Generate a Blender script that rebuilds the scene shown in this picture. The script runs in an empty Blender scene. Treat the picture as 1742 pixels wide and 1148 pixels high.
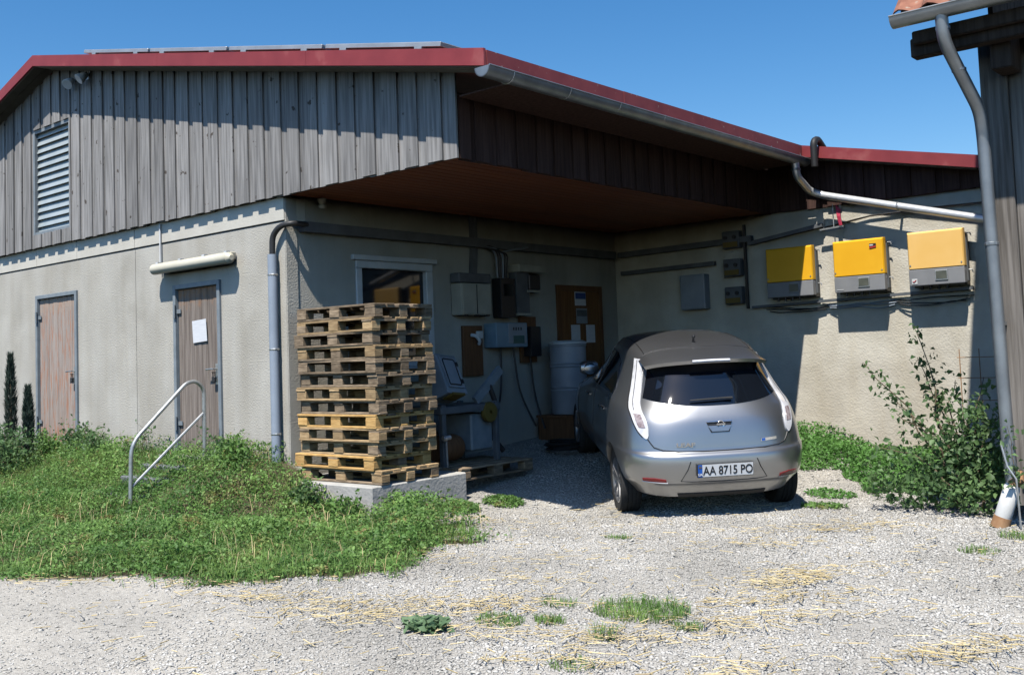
import bpy, bmesh, math, random
import numpy as np
from mathutils import Vector, Matrix, Euler
R = math.radians
random.seed(7); rng = np.random.default_rng(7)
sc = bpy.context.scene
col = sc.collection

# ------------------------------------------------------------------ camera, sky, sun, exposure
cd = bpy.data.cameras.new('camera'); cam = bpy.data.objects.new('camera', cd); col.objects.link(cam)
cd.sensor_fit = 'HORIZONTAL'; cd.sensor_width = 36; cd.lens = 1727.4/1742*36
cd.shift_y = -79/1742; cd.clip_start = .05; cd.clip_end = 2000
def cam_axes(yaw, pitch, roll):
    f = Vector((math.cos(yaw)*math.cos(pitch), math.sin(yaw)*math.cos(pitch), math.sin(pitch)))
    r = Vector((math.sin(yaw), -math.cos(yaw), 0)); u = r.cross(f)
    c, s = math.cos(roll), math.sin(roll)
    return r*c+u*s, -r*s+u*c, f
cr, cu, cf = cam_axes(2.2804, .0642, -.0374)
CAM = Vector((8.913, -6.663, 1.43))
m = Matrix.Identity(4)
for i in range(3): m[i][0] = cr[i]; m[i][1] = cu[i]; m[i][2] = -cf[i]; m[i][3] = CAM[i]
cam.matrix_world = m; sc.camera = cam

SUN = Vector((.175, -.485, 1.0)).normalized()          # towards the sun
w = bpy.data.worlds.new('World'); sc.world = w; w.use_nodes = True
nt = w.node_tree; bg = nt.nodes['Background']
sky = nt.nodes.new('ShaderNodeTexSky'); sky.sky_type = 'NISHITA'; sky.sun_disc = False
sky.sun_elevation = math.asin(SUN.z); sky.sun_rotation = math.atan2(SUN.x, SUN.y)
sky.altitude = 300; sky.air_density = 1.0; sky.dust_density = .6; sky.ozone_density = 2.0
hs_ = nt.nodes.new('ShaderNodeHueSaturation'); hs_.inputs['Saturation'].default_value = 1.36
nt.links.new(sky.outputs[0], hs_.inputs['Color']); nt.links.new(hs_.outputs[0], bg.inputs[0]); bg.inputs[1].default_value = .116
sl = bpy.data.lights.new('sun', 'SUN'); sl.energy = 5.0; sl.angle = R(.53); sl.color = (1, .955, .88)
so = bpy.data.objects.new('sun', sl); col.objects.link(so)
so.rotation_euler = (-SUN).to_track_quat('-Z', 'Y').to_euler(); so.location = (3, -12, 20)
vs = sc.view_settings; vs.view_transform = 'Standard'; vs.look = 'None'; vs.gamma = 1; vs.exposure = .42
sc.cycles.use_denoising = True; sc.cycles.max_bounces = 6; sc.cycles.diffuse_bounces = 0

# ------------------------------------------------------------------ helpers
class MB:
    def __init__(s): s.v = []; s.f = []
    def add(s, vs, fs):
        k = len(s.v); s.v += [tuple(p) for p in vs]; s.f += [tuple(i+k for i in q) for q in fs]; return s
    def box(s, c, d, rot=None, taper=1.0):
        x, y, z = d[0]/2, d[1]/2, d[2]/2
        P = [Vector(p) for p in ((-x,-y,-z),(x,-y,-z),(x,y,-z),(-x,y,-z),(-x*taper,-y*taper,z),(x*taper,-y*taper,z),(x*taper,y*taper,z),(-x*taper,y*taper,z))]
        if rot is not None:
            Q = Euler(rot).to_matrix(); P = [Q @ p for p in P]
        c = Vector(c)
        return s.add([p+c for p in P], ((0,3,2,1),(4,5,6,7),(0,1,5,4),(1,2,6,5),(2,3,7,6),(3,0,4,7)))
    def span(s, a, b):                     # box between two corners
        return s.box([(a[i]+b[i])/2 for i in range(3)], [abs(b[i]-a[i]) for i in range(3)])
    def bar(s, a, b, wd, h, up=(0,0,1)):   # box beam from a to b
        a, b = Vector(a), Vector(b); d = (b-a); L = d.length; d.normalize(); upv = Vector(up)
        sd = d.cross(upv)
        if sd.length < 1e-4: sd = d.cross(Vector((1,0,0)))
        sd.normalize(); u2 = sd.cross(d)
        P = []
        for t in (a, b):
            for q, r_ in ((-1,-1),(1,-1),(1,1),(-1,1)): P.append(t+sd*q*wd/2+u2*r_*h/2)
        return s.add(P, ((0,1,2,3),(7,6,5,4),(0,4,5,1),(1,5,6,2),(2,6,7,3),(3,7,4,0)))
    def tube(s, pts, r, n=8, cap=True):
        pts = [Vector(p) for p in pts]; N = len(pts); rr = r if hasattr(r, '__len__') else [r]*N
        P = []; ref = None
        for i, p in enumerate(pts):
            d = (pts[min(i+1,N-1)]-pts[max(i-1,0)]).normalized()
            if ref is None: ref = Vector((0,0,1)) if abs(d.z) < .9 else Vector((1,0,0))
            a = d.cross(ref).normalized(); b = a.cross(d).normalized(); ref = b
            for k in range(n):
                t = 2*math.pi*k/n; P.append(p+(a*math.cos(t)+b*math.sin(t))*rr[i])
        F = [(i*n+k, i*n+(k+1)%n, (i+1)*n+(k+1)%n, (i+1)*n+k) for i in range(N-1) for k in range(n)]
        if cap: F += [tuple(range(n-1,-1,-1)), tuple((N-1)*n+k for k in range(n))]
        return s.add(P, F)
    def lathe(s, prof, n=24, c=(0,0,0), axis='z'):
        P = []
        for r, z in prof:
            for k in range(n):
                t = 2*math.pi*k/n; x, y = r*math.cos(t), r*math.sin(t)
                q = {'z':(x,y,z),'x':(z,x,y),'y':(y,z,x)}[axis]; P.append((q[0]+c[0], q[1]+c[1], q[2]+c[2]))
        F = [(i*n+k, i*n+(k+1)%n, (i+1)*n+(k+1)%n, (i+1)*n+k) for i in range(len(prof)-1) for k in range(n)]
        return s.add(P, F)
    def prism(s, poly, fn, d0, d1):        # poly 2d, fn(a,b,d)->xyz
        n = len(poly); P = [fn(a,b,d0) for a,b in poly]+[fn(a,b,d1) for a,b in poly]
        return s.add(P, [tuple(range(n-1,-1,-1)), tuple(range(n,2*n))]+[(i,(i+1)%n,(i+1)%n+n,i+n) for i in range(n)])
    def mesh(s, name, smooth=False, bevel=0, seg=1):
        me = bpy.data.meshes.new(name); me.from_pydata(s.v, [], s.f); me.update()
        bm = bmesh.new(); bm.from_mesh(me)
        bmesh.ops.recalc_face_normals(bm, faces=bm.faces)
        if bevel:
            E_ = [e for e in bm.edges if len(e.link_faces) == 2 and e.calc_face_angle(0) > .6]
            bmesh.ops.bevel(bm, geom=E_, offset=bevel, segments=seg, profile=.6, affect='EDGES')
        bm.to_mesh(me); bm.free()
        if smooth:
            me.shade_smooth()
            if smooth != 2:
                try: me.set_sharp_from_angle(angle=R(38))
                except Exception: pass
        return me
    def obj(s, name, mat_, parent=None, smooth=False, bevel=0, seg=1, label=None):
        return mk(name, s.mesh(name, smooth, bevel, seg), mat_, parent, label)
def mk(name, me, mat_=None, parent=None, label=None):
    o = bpy.data.objects.new(name, me); col.objects.link(o)
    if mat_ is not None and len(me.materials) == 0: me.materials.append(mat_)
    if parent is not None: o.parent = parent
    if label: o['label'] = label
    return o
def thing(name, label, cat, loc=(0,0,0), rot=(0,0,0), group=None):
    o = bpy.data.objects.new(name, None); col.objects.link(o); o.location = loc; o.rotation_euler = rot
    o.empty_display_size = .2
    return tag(o, label, cat, group)
def tag(o, label, cat, group=None):
    o['label'] = label; o['category'] = cat
    if group: o['group'] = group
    return o
def kind(o, k, label=None, cat=None):
    o['kind'] = k
    if label: o['label'] = label
    if cat: o['category'] = cat
    return o
def npmesh(name, V, F):
    me = bpy.data.meshes.new(name); F = np.asarray(F, np.int32); V = np.asarray(V, np.float32)
    me.vertices.add(len(V)); me.vertices.foreach_set('co', V.ravel())
    k = F.shape[1]; me.loops.add(F.size); me.loops.foreach_set('vertex_index', F.ravel())
    me.polygons.add(len(F)); me.polygons.foreach_set('loop_start', np.arange(0, F.size, k, dtype=np.int32))
    me.update(calc_edges=True); return me
def arc(c, r, a0, a1, n, fa, fb):
    return [Vector(c)+Vector(fa)*r*math.cos(a0+(a1-a0)*i/n)+Vector(fb)*r*math.sin(a0+(a1-a0)*i/n) for i in range(n+1)]
def bend(pts, r, n=5):                     # round the corners of a path
    pts = [Vector(p) for p in pts]; out = [pts[0]]
    for i in range(1, len(pts)-1):
        a, b, c = pts[i-1], pts[i], pts[i+1]
        k = min(r, (a-b).length*.45, (c-b).length*.45)
        p, q = b+(a-b).normalized()*k, b+(c-b).normalized()*k
        for j in range(n+1):
            t = j/n; out.append(p*(1-t)**2+b*2*t*(1-t)+q*t*t)
    out.append(pts[-1]); return out

# ------------------------------------------------------------------ materials
def mat(name, c1, c2=None, scale=(1,1,1), ns=6, rough=.8, bump=0, bs=None, rnd=0, metal=0, coat=0, spot=None, streak=None, island=0, lo=.35, hi=.65, spec=.5, detail=6):
    M_ = bpy.data.materials.new(name); M_.use_nodes = True; t = M_.node_tree; N = t.nodes; L = t.links
    b = N['Principled BSDF']; b.inputs['Roughness'].default_value = rough; b.inputs['Metallic'].default_value = metal
    b.inputs['Specular IOR Level'].default_value = spec
    if coat: b.inputs['Coat Weight'].default_value = coat; b.inputs['Coat Roughness'].default_value = .03
    tc = N.new('ShaderNodeTexCoord'); oi = N.new('ShaderNodeObjectInfo')
    mu = N.new('ShaderNodeMath'); mu.operation = 'MULTIPLY'; mu.inputs[1].default_value = 43.0 if rnd else 0.0
    L.new(oi.outputs['Random'], mu.inputs[0])
    ad = N.new('ShaderNodeVectorMath'); ad.operation = 'ADD'; L.new(tc.outputs['Object'], ad.inputs[0]); L.new(mu.outputs[0], ad.inputs[1])
    mp = N.new('ShaderNodeMapping'); mp.inputs['Scale'].default_value = scale; L.new(ad.outputs[0], mp.inputs[0])
    nz = N.new('ShaderNodeTexNoise'); nz.inputs['Scale'].default_value = ns; nz.inputs['Detail'].default_value = detail; L.new(mp.outputs[0], nz.inputs[0])
    rp = N.new('ShaderNodeValToRGB'); L.new(nz.outputs[0], rp.inputs[0])
    rp.color_ramp.elements[0].position = lo; rp.color_ramp.elements[1].position = hi
    rp.color_ramp.elements[0].color = (*c1, 1); rp.color_ramp.elements[1].color = (*(c2 or c1), 1)
    out = rp.outputs[0]
    if spot:                               # (colour, scale, threshold, softness)
        n2 = N.new('ShaderNodeTexNoise'); n2.inputs['Scale'].default_value = spot[1]; n2.inputs['Detail'].default_value = 5; L.new(mp.outputs[0] if len(spot) < 5 else ad.outputs[0], n2.inputs[0])
        r2 = N.new('ShaderNodeValToRGB'); r2.color_ramp.elements[0].position = spot[2]; r2.color_ramp.elements[1].position = spot[2]+spot[3]; L.new(n2.outputs[0], r2.inputs[0])
        mx = N.new('ShaderNodeMixRGB'); L.new(r2.outputs[0], mx.inputs[0]); L.new(out, mx.inputs[1]); mx.inputs[2].default_value = (*spot[0], 1); out = mx.outputs[0]
    if streak:
        m3 = N.new('ShaderNodeMapping'); m3.inputs['Scale'].default_value = (2.6,2.6,.35); L.new(ad.outputs[0], m3.inputs[0])
        n3 = N.new('ShaderNodeTexNoise'); n3.inputs['Scale'].default_value = 1.3; n3.inputs['Detail'].default_value = 7; L.new(m3.outputs[0], n3.inputs[0])
        r3 = N.new('ShaderNodeValToRGB'); r3.color_ramp.elements[0].position = .42; r3.color_ramp.elements[1].position = .66; r3.color_ramp.elements[0].color = (1,1,1,1); r3.color_ramp.elements[1].color = (*streak, 1); L.new(n3.outputs[0], r3.inputs[0])
        x3 = N.new('ShaderNodeMixRGB'); x3.blend_type = 'MULTIPLY'; x3.inputs[0].default_value = 1; L.new(out, x3.inputs[1]); L.new(r3.outputs[0], x3.inputs[2]); out = x3.outputs[0]
    if rnd or island:
        mr = N.new('ShaderNodeMapRange'); amt = rnd or island
        if island:
            g = N.new('ShaderNodeNewGeometry'); L.new(g.outputs['Random Per Island'], mr.inputs[0])
        else: L.new(oi.outputs['Random'], mr.inputs[0])
        mr.inputs[3].default_value = 1-amt; mr.inputs[4].default_value = 1+amt*.8
        hs = N.new('ShaderNodeHueSaturation'); L.new(mr.outputs[0], hs.inputs['Value']); L.new(out, hs.inputs['Color']); out = hs.outputs[0]
    L.new(out, b.inputs['Base Color'])
    if bump:
        nb = N.new('ShaderNodeTexNoise'); nb.inputs['Scale'].default_value = bs or ns*3; nb.inputs['Detail'].default_value = 5; L.new(mp.outputs[0], nb.inputs[0])
        bp = N.new('ShaderNodeBump'); bp.inputs['Strength'].default_value = 1; bp.inputs['Distance'].default_value = bump
        L.new(nb.outputs[0], bp.inputs['Height']); L.new(bp.outputs[0], b.inputs['Normal'])
    M_['bsdf'] = 1
    return M_
def flat(name, c, rough=.5, metal=0, **k): return mat(name, tuple(x*.93 for x in c), c, ns=9, rough=rough, metal=metal, **k)

Mt = {}
Mt['concrete'] = mat('rough_concrete', (.465,.44,.385), (.555,.53,.47), ns=1.6, rough=.95, bump=.006, bs=55, spot=((.40,.375,.32), 1.1, .56, .2), streak=(.90,.885,.86), spec=.2)
Mt['band'] = mat('smooth_concrete', (.58,.55,.48), (.66,.63,.555), ns=2.2, rough=.9, bump=.002, bs=60, spec=.2)
Mt['stain'] = mat('stained_concrete', (.59,.55,.465), (.70,.66,.565), ns=3, rough=.95, bump=.006, bs=50, spot=((.50,.42,.30), .9, .6, .2), streak=(.93,.91,.87), spec=.2)
Mt['plinth'] = mat('cast_concrete', (.40,.39,.36), (.52,.50,.46), ns=4, rough=.95, bump=.006, bs=30)
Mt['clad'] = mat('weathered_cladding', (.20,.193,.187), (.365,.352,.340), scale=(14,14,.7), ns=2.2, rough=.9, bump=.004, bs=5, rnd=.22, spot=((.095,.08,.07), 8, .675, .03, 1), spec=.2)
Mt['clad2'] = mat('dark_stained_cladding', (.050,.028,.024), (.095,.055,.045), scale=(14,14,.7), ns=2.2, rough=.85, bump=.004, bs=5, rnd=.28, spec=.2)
Mt['soffit'] = mat('red_brown_soffit', (.13,.045,.022), (.20,.075,.034), scale=(12,.6,12), ns=2, rough=.55, bump=.002, rnd=.35, spec=.8)
_b = Mt['soffit'].node_tree.nodes['Principled BSDF']; _b.inputs['Specular Tint'].default_value = (1,.42,.26,1); _b.inputs['Specular IOR Level'].default_value = 1.0
Mt['red'] = mat('red_sheet', (.235,.030,.036), (.295,.042,.047), ns=3, rough=.6, bump=.001, bs=12, spot=((.40,.12,.11), 3, .58, .2))
Mt['redold'] = mat('lichened_red_sheet', (.22,.04,.046), (.28,.055,.058), ns=5, rough=.7, spot=((.45,.38,.32), 20, .68, .05))
Mt['rooftop'] = mat('roof_sheet', (.26,.06,.05), (.32,.08,.06), ns=4, rough=.7)
Mt['overhang'] = mat('grey_overhang', (.20,.20,.19), (.28,.28,.26), ns=4, rough=.9)
Mt['zinc'] = mat('zinc', (.22,.235,.25), (.30,.32,.335), ns=5, rough=.42, metal=.65, bump=.0008, bs=15)
Mt['zinclight'] = mat('bright_zinc', (.55,.56,.57), (.66,.67,.68), ns=5, rough=.4, metal=.45)
Mt['galv'] = mat('galvanised_steel', (.36,.37,.37), (.48,.49,.49), ns=20, rough=.45, metal=.7)
Mt['frame'] = mat('grey_steel_frame', (.20,.235,.26), (.26,.295,.32), ns=8, rough=.6)
Mt['pvc'] = mat('grey_conduit', (.28,.33,.40), (.33,.38,.45), ns=4, rough=.5)
Mt['black'] = flat('black_rubber', (.015,.015,.016), .6)
Mt['cable'] = flat('black_cable', (.02,.02,.022), .5)
Mt['tray'] = mat('cable_tray_grey', (.10,.11,.12), (.14,.15,.16), ns=6, rough=.6)
Mt['white'] = mat('white_frame', (.62,.63,.63), (.74,.75,.75), ns=5, rough=.5)
Mt['beige'] = mat('beige_plastic', (.42,.40,.33), (.50,.48,.40), ns=5, rough=.6)
Mt['greybox'] = mat('grey_enclosure', (.29,.32,.36), (.36,.39,.43), ns=5, rough=.5)
Mt['blueb'] = mat('blue_grey_enclosure', (.20,.30,.38), (.26,.37,.46), ns=5, rough=.5)
Mt['dark'] = flat('dark_housing', (.022,.023,.026), .45)
Mt['yellow'] = mat('yellow_cover', (.90,.46,.012), (.94,.50,.018), ns=3, rough=.45)
Mt['peach'] = mat('faded_yellow_cover', (.92,.56,.16), (.95,.60,.20), ns=3, rough=.5)
Mt['invgrey'] = mat('inverter_grey', (.22,.225,.235), (.27,.275,.285), ns=4, rough=.5)
Mt['yel'] = flat('yellow_paint', (.17,.12,.025), .6)
Mt['orange'] = mat('orange_wood', (.15,.062,.020), (.23,.105,.034), scale=(12,12,.8), ns=2.4, rough=.6, rnd=.1)
Mt['brown'] = mat('brown_board', (.13,.058,.024), (.19,.09,.038), scale=(10,10,1), ns=3, rough=.7)
Mt['paper'] = mat('printed_paper', (.70,.71,.74), (.82,.83,.85), scale=(1,1,30), ns=6, rough=.8)
Mt['blue'] = flat('blue_print', (.04,.09,.30), .5)
Mt['redp'] = flat('red_print', (.55,.03,.03), .5)
Mt['glass'] = mat('dark_window_glass', (.012,.016,.022), rough=.04, spec=.6)
Mt['rubber'] = mat('tyre_rubber', (.022,.022,.023), (.04,.039,.037), ns=30, rough=.85)
Mt['stepm'] = mat('grey_stone_step', (.13,.14,.15), (.20,.21,.22), ns=10, rough=.9, bump=.004, bs=30)
Mt['barn'] = mat('weathered_barn_wood', (.13,.115,.10), (.27,.245,.22), scale=(16,16,.7), ns=2, rough=.9, bump=.005, bs=5, rnd=.15, spec=.2)
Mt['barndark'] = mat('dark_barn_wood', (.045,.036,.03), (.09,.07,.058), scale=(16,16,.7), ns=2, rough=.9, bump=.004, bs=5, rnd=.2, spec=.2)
Mt['tile'] = mat('clay_tile', (.24,.095,.06), (.36,.16,.10), ns=9, rough=.9, rnd=.25, bump=.003, bs=40, spot=((.40,.33,.26), 11, .62, .08))
Mt['leaf'] = mat('shrub_leaf', (.075,.15,.055), (.14,.235,.085), ns=3, rough=.55, island=.4)
Mt['paleleaf'] = mat('pale_leaf', (.12,.21,.10), (.18,.28,.14), ns=3, rough=.6, island=.25)
Mt['leafb'] = mat('bright_leaf', (.085,.22,.045), (.14,.31,.07), ns=3, rough=.6, island=.35)
Mt['weed'] = mat('bank_leaf', (.070,.165,.034), (.19,.33,.080), ns=1.7, rough=.6, island=.42, spot=((.24,.19,.07), 3.6, .59, .10))
Mt['grass'] = mat('grass_blade', (.09,.19,.04), (.20,.32,.075), ns=1.5, rough=.65, island=.4, spot=((.34,.28,.10), 2.0, .62, .15))
Mt['conifer'] = mat('conifer_leaf', (.035,.058,.045), (.055,.085,.06), ns=3, rough=.7, island=.4)
Mt['stem'] = mat('stem_bark', (.10,.075,.045), (.17,.13,.08), ns=20, rough=.9)
Mt['straw'] = mat('straw_stalk', (.52,.40,.19), (.70,.57,.32), ns=3, rough=.7, island=.3)
Mt['stone'] = mat('gravel_stone', (.375,.358,.322), (.53,.51,.47), ns=.9, rough=.95, island=.22, spec=.2)
Mt['whitep'] = mat('white_painted_wood', (.70,.69,.66), (.80,.79,.76), ns=8, rough=.7)
Mt['rust'] = mat('rusty_wood', (.30,.15,.07), (.42,.25,.13), ns=12, rough=.9)
Mt['pink'] = flat('red_cable', (.55,.04,.09), .5)
Mt['barrel'] = mat('white_drum', (.30,.31,.34), (.40,.41,.44), ns=3, rough=.5, spot=((.35,.2,.1), 5, .7, .05))
for i, (a, b_) in enumerate((((.19,.14,.092),(.36,.27,.18)), ((.36,.24,.125),(.54,.38,.205)), ((.50,.29,.10),(.66,.42,.165)))):
    Mt['pal%d' % i] = mat('pallet_wood_%d' % i, a, b_, scale=(2.5,2.5,9), ns=4, rough=.85, rnd=.3, bump=.003, bs=14, spec=.25)

def doorwood(name, top, lo, hi_, split, spot):
    M_ = mat(name, lo, hi_, scale=(22,22,.8), ns=2.4, rough=.85, bump=.003, bs=5, spot=spot, spec=.2)
    t = M_.node_tree; N = t.nodes; L = t.links; b = N['Principled BSDF']; src = b.inputs['Base Color'].links[0].from_socket
    tc = N.new('ShaderNodeTexCoord'); sp = N.new('ShaderNodeSeparateXYZ'); L.new(tc.outputs['Object'], sp.inputs[0])
    nz = N.new('ShaderNodeTexNoise'); nz.inputs['Scale'].default_value = 14; L.new(tc.outputs['Object'], nz.inputs[0])
    ad = N.new('ShaderNodeMath'); ad.operation = 'MULTIPLY_ADD'; ad.inputs[1].default_value = .5; L.new(nz.outputs[0], ad.inputs[0]); L.new(sp.outputs[2], ad.inputs[2])
    mr = N.new('ShaderNodeMapRange'); mr.inputs[1].default_value = split; mr.inputs[2].default_value = split+.35; L.new(ad.outputs[0], mr.inputs[0])
    mx = N.new('ShaderNodeMixRGB'); L.new(mr.outputs[0], mx.inputs[0]); L.new(src, mx.inputs[1]); mx.inputs[2].default_value = (*top, 1)
    L.new(mx.outputs[0], b.inputs['Base Color']); return M_
Mt['door1'] = doorwood('weathered_door_orange_traces', (.46,.34,.26), (.32,.26,.225), (.44,.38,.335), 2.50, ((.46,.15,.05), 3.4, .565, .05))
Mt['door2'] = doorwood('weathered_door_brown_top', (.40,.20,.09), (.17,.14,.12), (.30,.255,.22), 2.42, ((.12,.08,.06), 3, .66, .08))

def leafify(M_, f=.35):
    t = M_.node_tree; N = t.nodes; L = t.links; b = N['Principled BSDF']; src = b.inputs['Base Color'].links[0].from_socket
    hs = N.new('ShaderNodeHueSaturation'); hs.inputs['Value'].default_value = 1.9; hs.inputs['Saturation'].default_value = .95; L.new(src, hs.inputs['Color'])
    tr = N.new('ShaderNodeBsdfTranslucent'); L.new(hs.outputs[0], tr.inputs[0]); mx = N.new('ShaderNodeMixShader'); mx.inputs[0].default_value = f
    L.new(b.outputs[0], mx.inputs[1]); L.new(tr.outputs[0], mx.inputs[2]); L.new(mx.outputs[0], N['Material Output'].inputs[0])
for k_ in ('leaf','leafb','weed','grass','paleleaf'): leafify(Mt[k_])
def paint():
    M_ = mat('grey_metallic_paint', (.36,.365,.375), (.38,.385,.395), ns=2, rough=.36, metal=.92, coat=.9)
    return M_
Mt['paint'] = paint()
Mt['carglass'] = mat('car_glass', (.006,.008,.012), rough=.03, coat=.5, spec=.7)
Mt['lamp'] = mat('clear_tail_lamp', (.55,.55,.57), (.75,.75,.77), ns=14, rough=.12, coat=.8)
Mt['lampr'] = mat('tail_lamp_reflector', (.20,.14,.14), (.42,.36,.36), ns=30, rough=.12, coat=.8)
Mt['reflector'] = flat('red_reflector', (.32,.015,.015), .2, coat=.6)
Mt['chrome'] = flat('chrome', (.72,.73,.75), .12, 1.0)
Mt['blackpl'] = flat('black_plastic', (.018,.018,.019), .5)
Mt['rim'] = mat('alloy_rim', (.38,.38,.39), (.45,.45,.46), ns=6, rough=.3, metal=.8)
Mt['plate'] = flat('plate_white', (.74,.75,.76), .4)
Mt['plateblue'] = flat('plate_blue', (.02,.12,.50), .4)
Mt['ink'] = flat('plate_ink', (.012,.012,.014), .5)

# ground: gravel with darker soil where the grass grows
def ground_mat():
    M_ = bpy.data.materials.new('gravel_ground'); M_.use_nodes = True; t = M_.node_tree; N = t.nodes; L = t.links; b = N['Principled BSDF']
    b.inputs['Roughness'].default_value = .95; b.inputs['Specular IOR Level'].default_value = .2
    tc = N.new('ShaderNodeTexCoord')
    vo = N.new('ShaderNodeTexVoronoi'); vo.inputs['Scale'].default_value = 55; L.new(tc.outputs['Object'], vo.inputs['Vector'])
    v2 = N.new('ShaderNodeTexVoronoi'); v2.inputs['Scale'].default_value = 140; L.new(tc.outputs['Object'], v2.inputs['Vector'])
    sp = N.new('ShaderNodeSeparateColor'); L.new(vo.outputs['Color'], sp.inputs[0])
    rp = N.new('ShaderNodeValToRGB'); rp.color_ramp.elements[0].color = (.40,.383,.35,1); rp.color_ramp.elements[1].color = (.525,.505,.465,1); L.new(sp.outputs[0], rp.inputs[0])
    nz = N.new('ShaderNodeTexNoise'); nz.inputs['Scale'].default_value = .9; nz.inputs['Detail'].default_value = 8; L.new(tc.outputs['Object'], nz.inputs[0])
    r2 = N.new('ShaderNodeValToRGB'); r2.color_ramp.elements[0].position = .38; r2.color_ramp.elements[1].position = .66; r2.color_ramp.elements[0].color = (.84,.83,.81,1); r2.color_ramp.elements[1].color = (1.05,1.03,.99,1); L.new(nz.outputs[0], r2.inputs[0])
    mx = N.new('ShaderNodeMixRGB'); mx.blend_type = 'MULTIPLY'; mx.inputs[0].default_value = 1; L.new(rp.outputs[0], mx.inputs[1]); L.new(r2.outputs[0], mx.inputs[2])
    at = N.new('ShaderNodeAttribute'); at.attribute_name = 'soil'
    ms = N.new('ShaderNodeMixRGB'); L.new(at.outputs['Fac'], ms.inputs[0]); L.new(mx.outputs[0], ms.inputs[1]); ms.inputs[2].default_value = (.10,.085,.05,1)
    L.new(ms.outputs[0], b.inputs['Base Color'])
    a = N.new('ShaderNodeMath'); a.operation = 'ADD'; L.new(vo.outputs['Distance'], a.inputs[0]); L.new(v2.outputs['Distance'], a.inputs[1])
    bp = N.new('ShaderNodeBump'); bp.invert = True; bp.inputs['Distance'].default_value = .006; L.new(a.outputs[0], bp.inputs['Height']); L.new(bp.outputs[0], b.inputs['Normal'])
    return M_

# ------------------------------------------------------------------ terrain
D, XE, HS = 6.17, 2.6, 3.24        # inverter wall plane, eave wall plane, soffit height
def ss(t): t = np.clip(t, 0, 1); return t*t*(3-2*t)
def gz(x, y):
    x = np.asarray(x, float); y = np.asarray(y, float)
    s = .7071*(y-x)
    z = np.interp(s, [-9,-3.2,-2.1,-1.3,-.9,-.3,.6,1.2,1.8,2.5,3.2,4.2,8], [-.07,-.07,-.10,-.135,-.135,-.075,.045,.12,.195,.28,.345,.40,.41])
    z = np.where(s > -.9, -.135+(z+.135)*(1-.45*ss((x-2.6)/2.2)), z)
    bank = .50*ss(1+y/1.45)*ss((1.30-x)/1.6)
    z = np.where(y < 0.2, np.maximum(-.07+bank, np.minimum(z, -.02)), z)
    z = z+.010*np.sin(x*1.3+.5)*np.sin(y*1.1+1)+.006*np.sin(x*4.1+y*2.3)*np.sin(y*3.7-x)
    return z
BANK = [(-16,-14),(-3,-6.1),(.0,-3.75),(.8,-3.25),(1.2,-3.18),(1.8,-2.92),(2.55,-2.52),(3.38,-2.0),(3.25,-1.2),(3.0,-.45),(2.6,-.12),(2.0,.05),(1.62,.25),(1.3,.2),(1.3,0.1),(-16,.1)]
def inpoly(x, y, poly):
    r = np.zeros(np.shape(x), bool); n = len(poly)
    for i in range(n):
        (x0, y0), (x1, y1) = poly[i], poly[(i+1) % n]
        if y0 == y1: continue
        c = ((y0 > y) != (y1 > y)) & (x < (x1-x0)*(y-y0)/(y1-y0)+x0); r ^= c
    return r
def wob(x, y): return x+.10*np.sin(y*5.1+x*2)+.06*np.sin(x*11+y*9), y+.10*np.sin(x*4.7-y*3)+.06*np.cos(x*9-y*12)
gx = np.concatenate([[-400,-150,-60,-30,-18,-13], np.arange(-10,-3,.3), np.arange(-3,9.5,.11), np.arange(10,14,.8), [18,30,60,150,400]])
gy = np.concatenate([[-400,-150,-60,-30,-18,-12], np.arange(-10,-5,.4), np.arange(-5,6.6,.11), np.arange(7,14,.8), [18,30,60,150,400]])
X, Y = np.meshgrid(gx, gy, indexing='ij'); Z = gz(X, Y)
V = np.stack([X, Y, Z], -1).reshape(-1, 3); nx, ny = len(gx), len(gy)
I = (np.arange(nx-1)[:, None]*ny+np.arange(ny-1)[None]).ravel()
me = npmesh('ground', V, np.stack([I, I+ny, I+ny+1, I+1], 1)); me.shade_smooth()
wx, wy = wob(V[:, 0], V[:, 1]); soil = inpoly(wx, wy, BANK).astype(np.float32)
at = me.attributes.new('soil', 'FLOAT', 'POINT'); at.data.foreach_set('value', soil)
kind(mk('ground', me, ground_mat()), 'structure')

# ------------------------------------------------------------------ farm building
bld = thing('farm_building', 'concrete farm building with grey timber gable, red roof edge and open corner porch', 'building')
RS = .217
XR = -5.17
def rz(x): return 4.04-RS*(x-3.29) if x > XR else 4.04-RS*(XR-3.29)-.27*(XR-x)   # roof top on the rake
def wallx(y0, y1, x0, x1, z0, z1, op, mt, parent=bld, name='wall'):
    mb = MB(); xs = sorted({x0, x1, *[c for o in op for c in o[:2] if x0 < c < x1]})
    for a, b_ in zip(xs[:-1], xs[1:]):
        mid = (a+b_)/2; h = [o for o in op if o[0] < mid < o[1]]
        if not h: mb.span((a,y0,z0),(b_,y1,z1))
        else:
            if h[0][2] > z0: mb.span((a,y0,z0),(b_,y1,h[0][2]))
            mb.span((a,y0,h[0][3]),(b_,y1,z1))
    return mb.obj(name, mt, parent)
D1 = (-5.90,-4.66,.40,2.56); D2 = (-2.21,-1.22,.43,2.44)
wallx(0,.28,-13.4,-3.126,-.4,2.972,[D1],Mt['concrete']); wallx(0,.28,-3.114,0,-.4,2.972,[D2],Mt['concrete'])
for a, b_ in ((-13.4,-5.886),(-5.876,-4.666),(-4.656,-3.126),(-3.114,0)):
    MB().span((a,-.012,2.985),(b_,.28,3.42)).obj('wall_band', Mt['band'], bld, bevel=.004)
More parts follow.
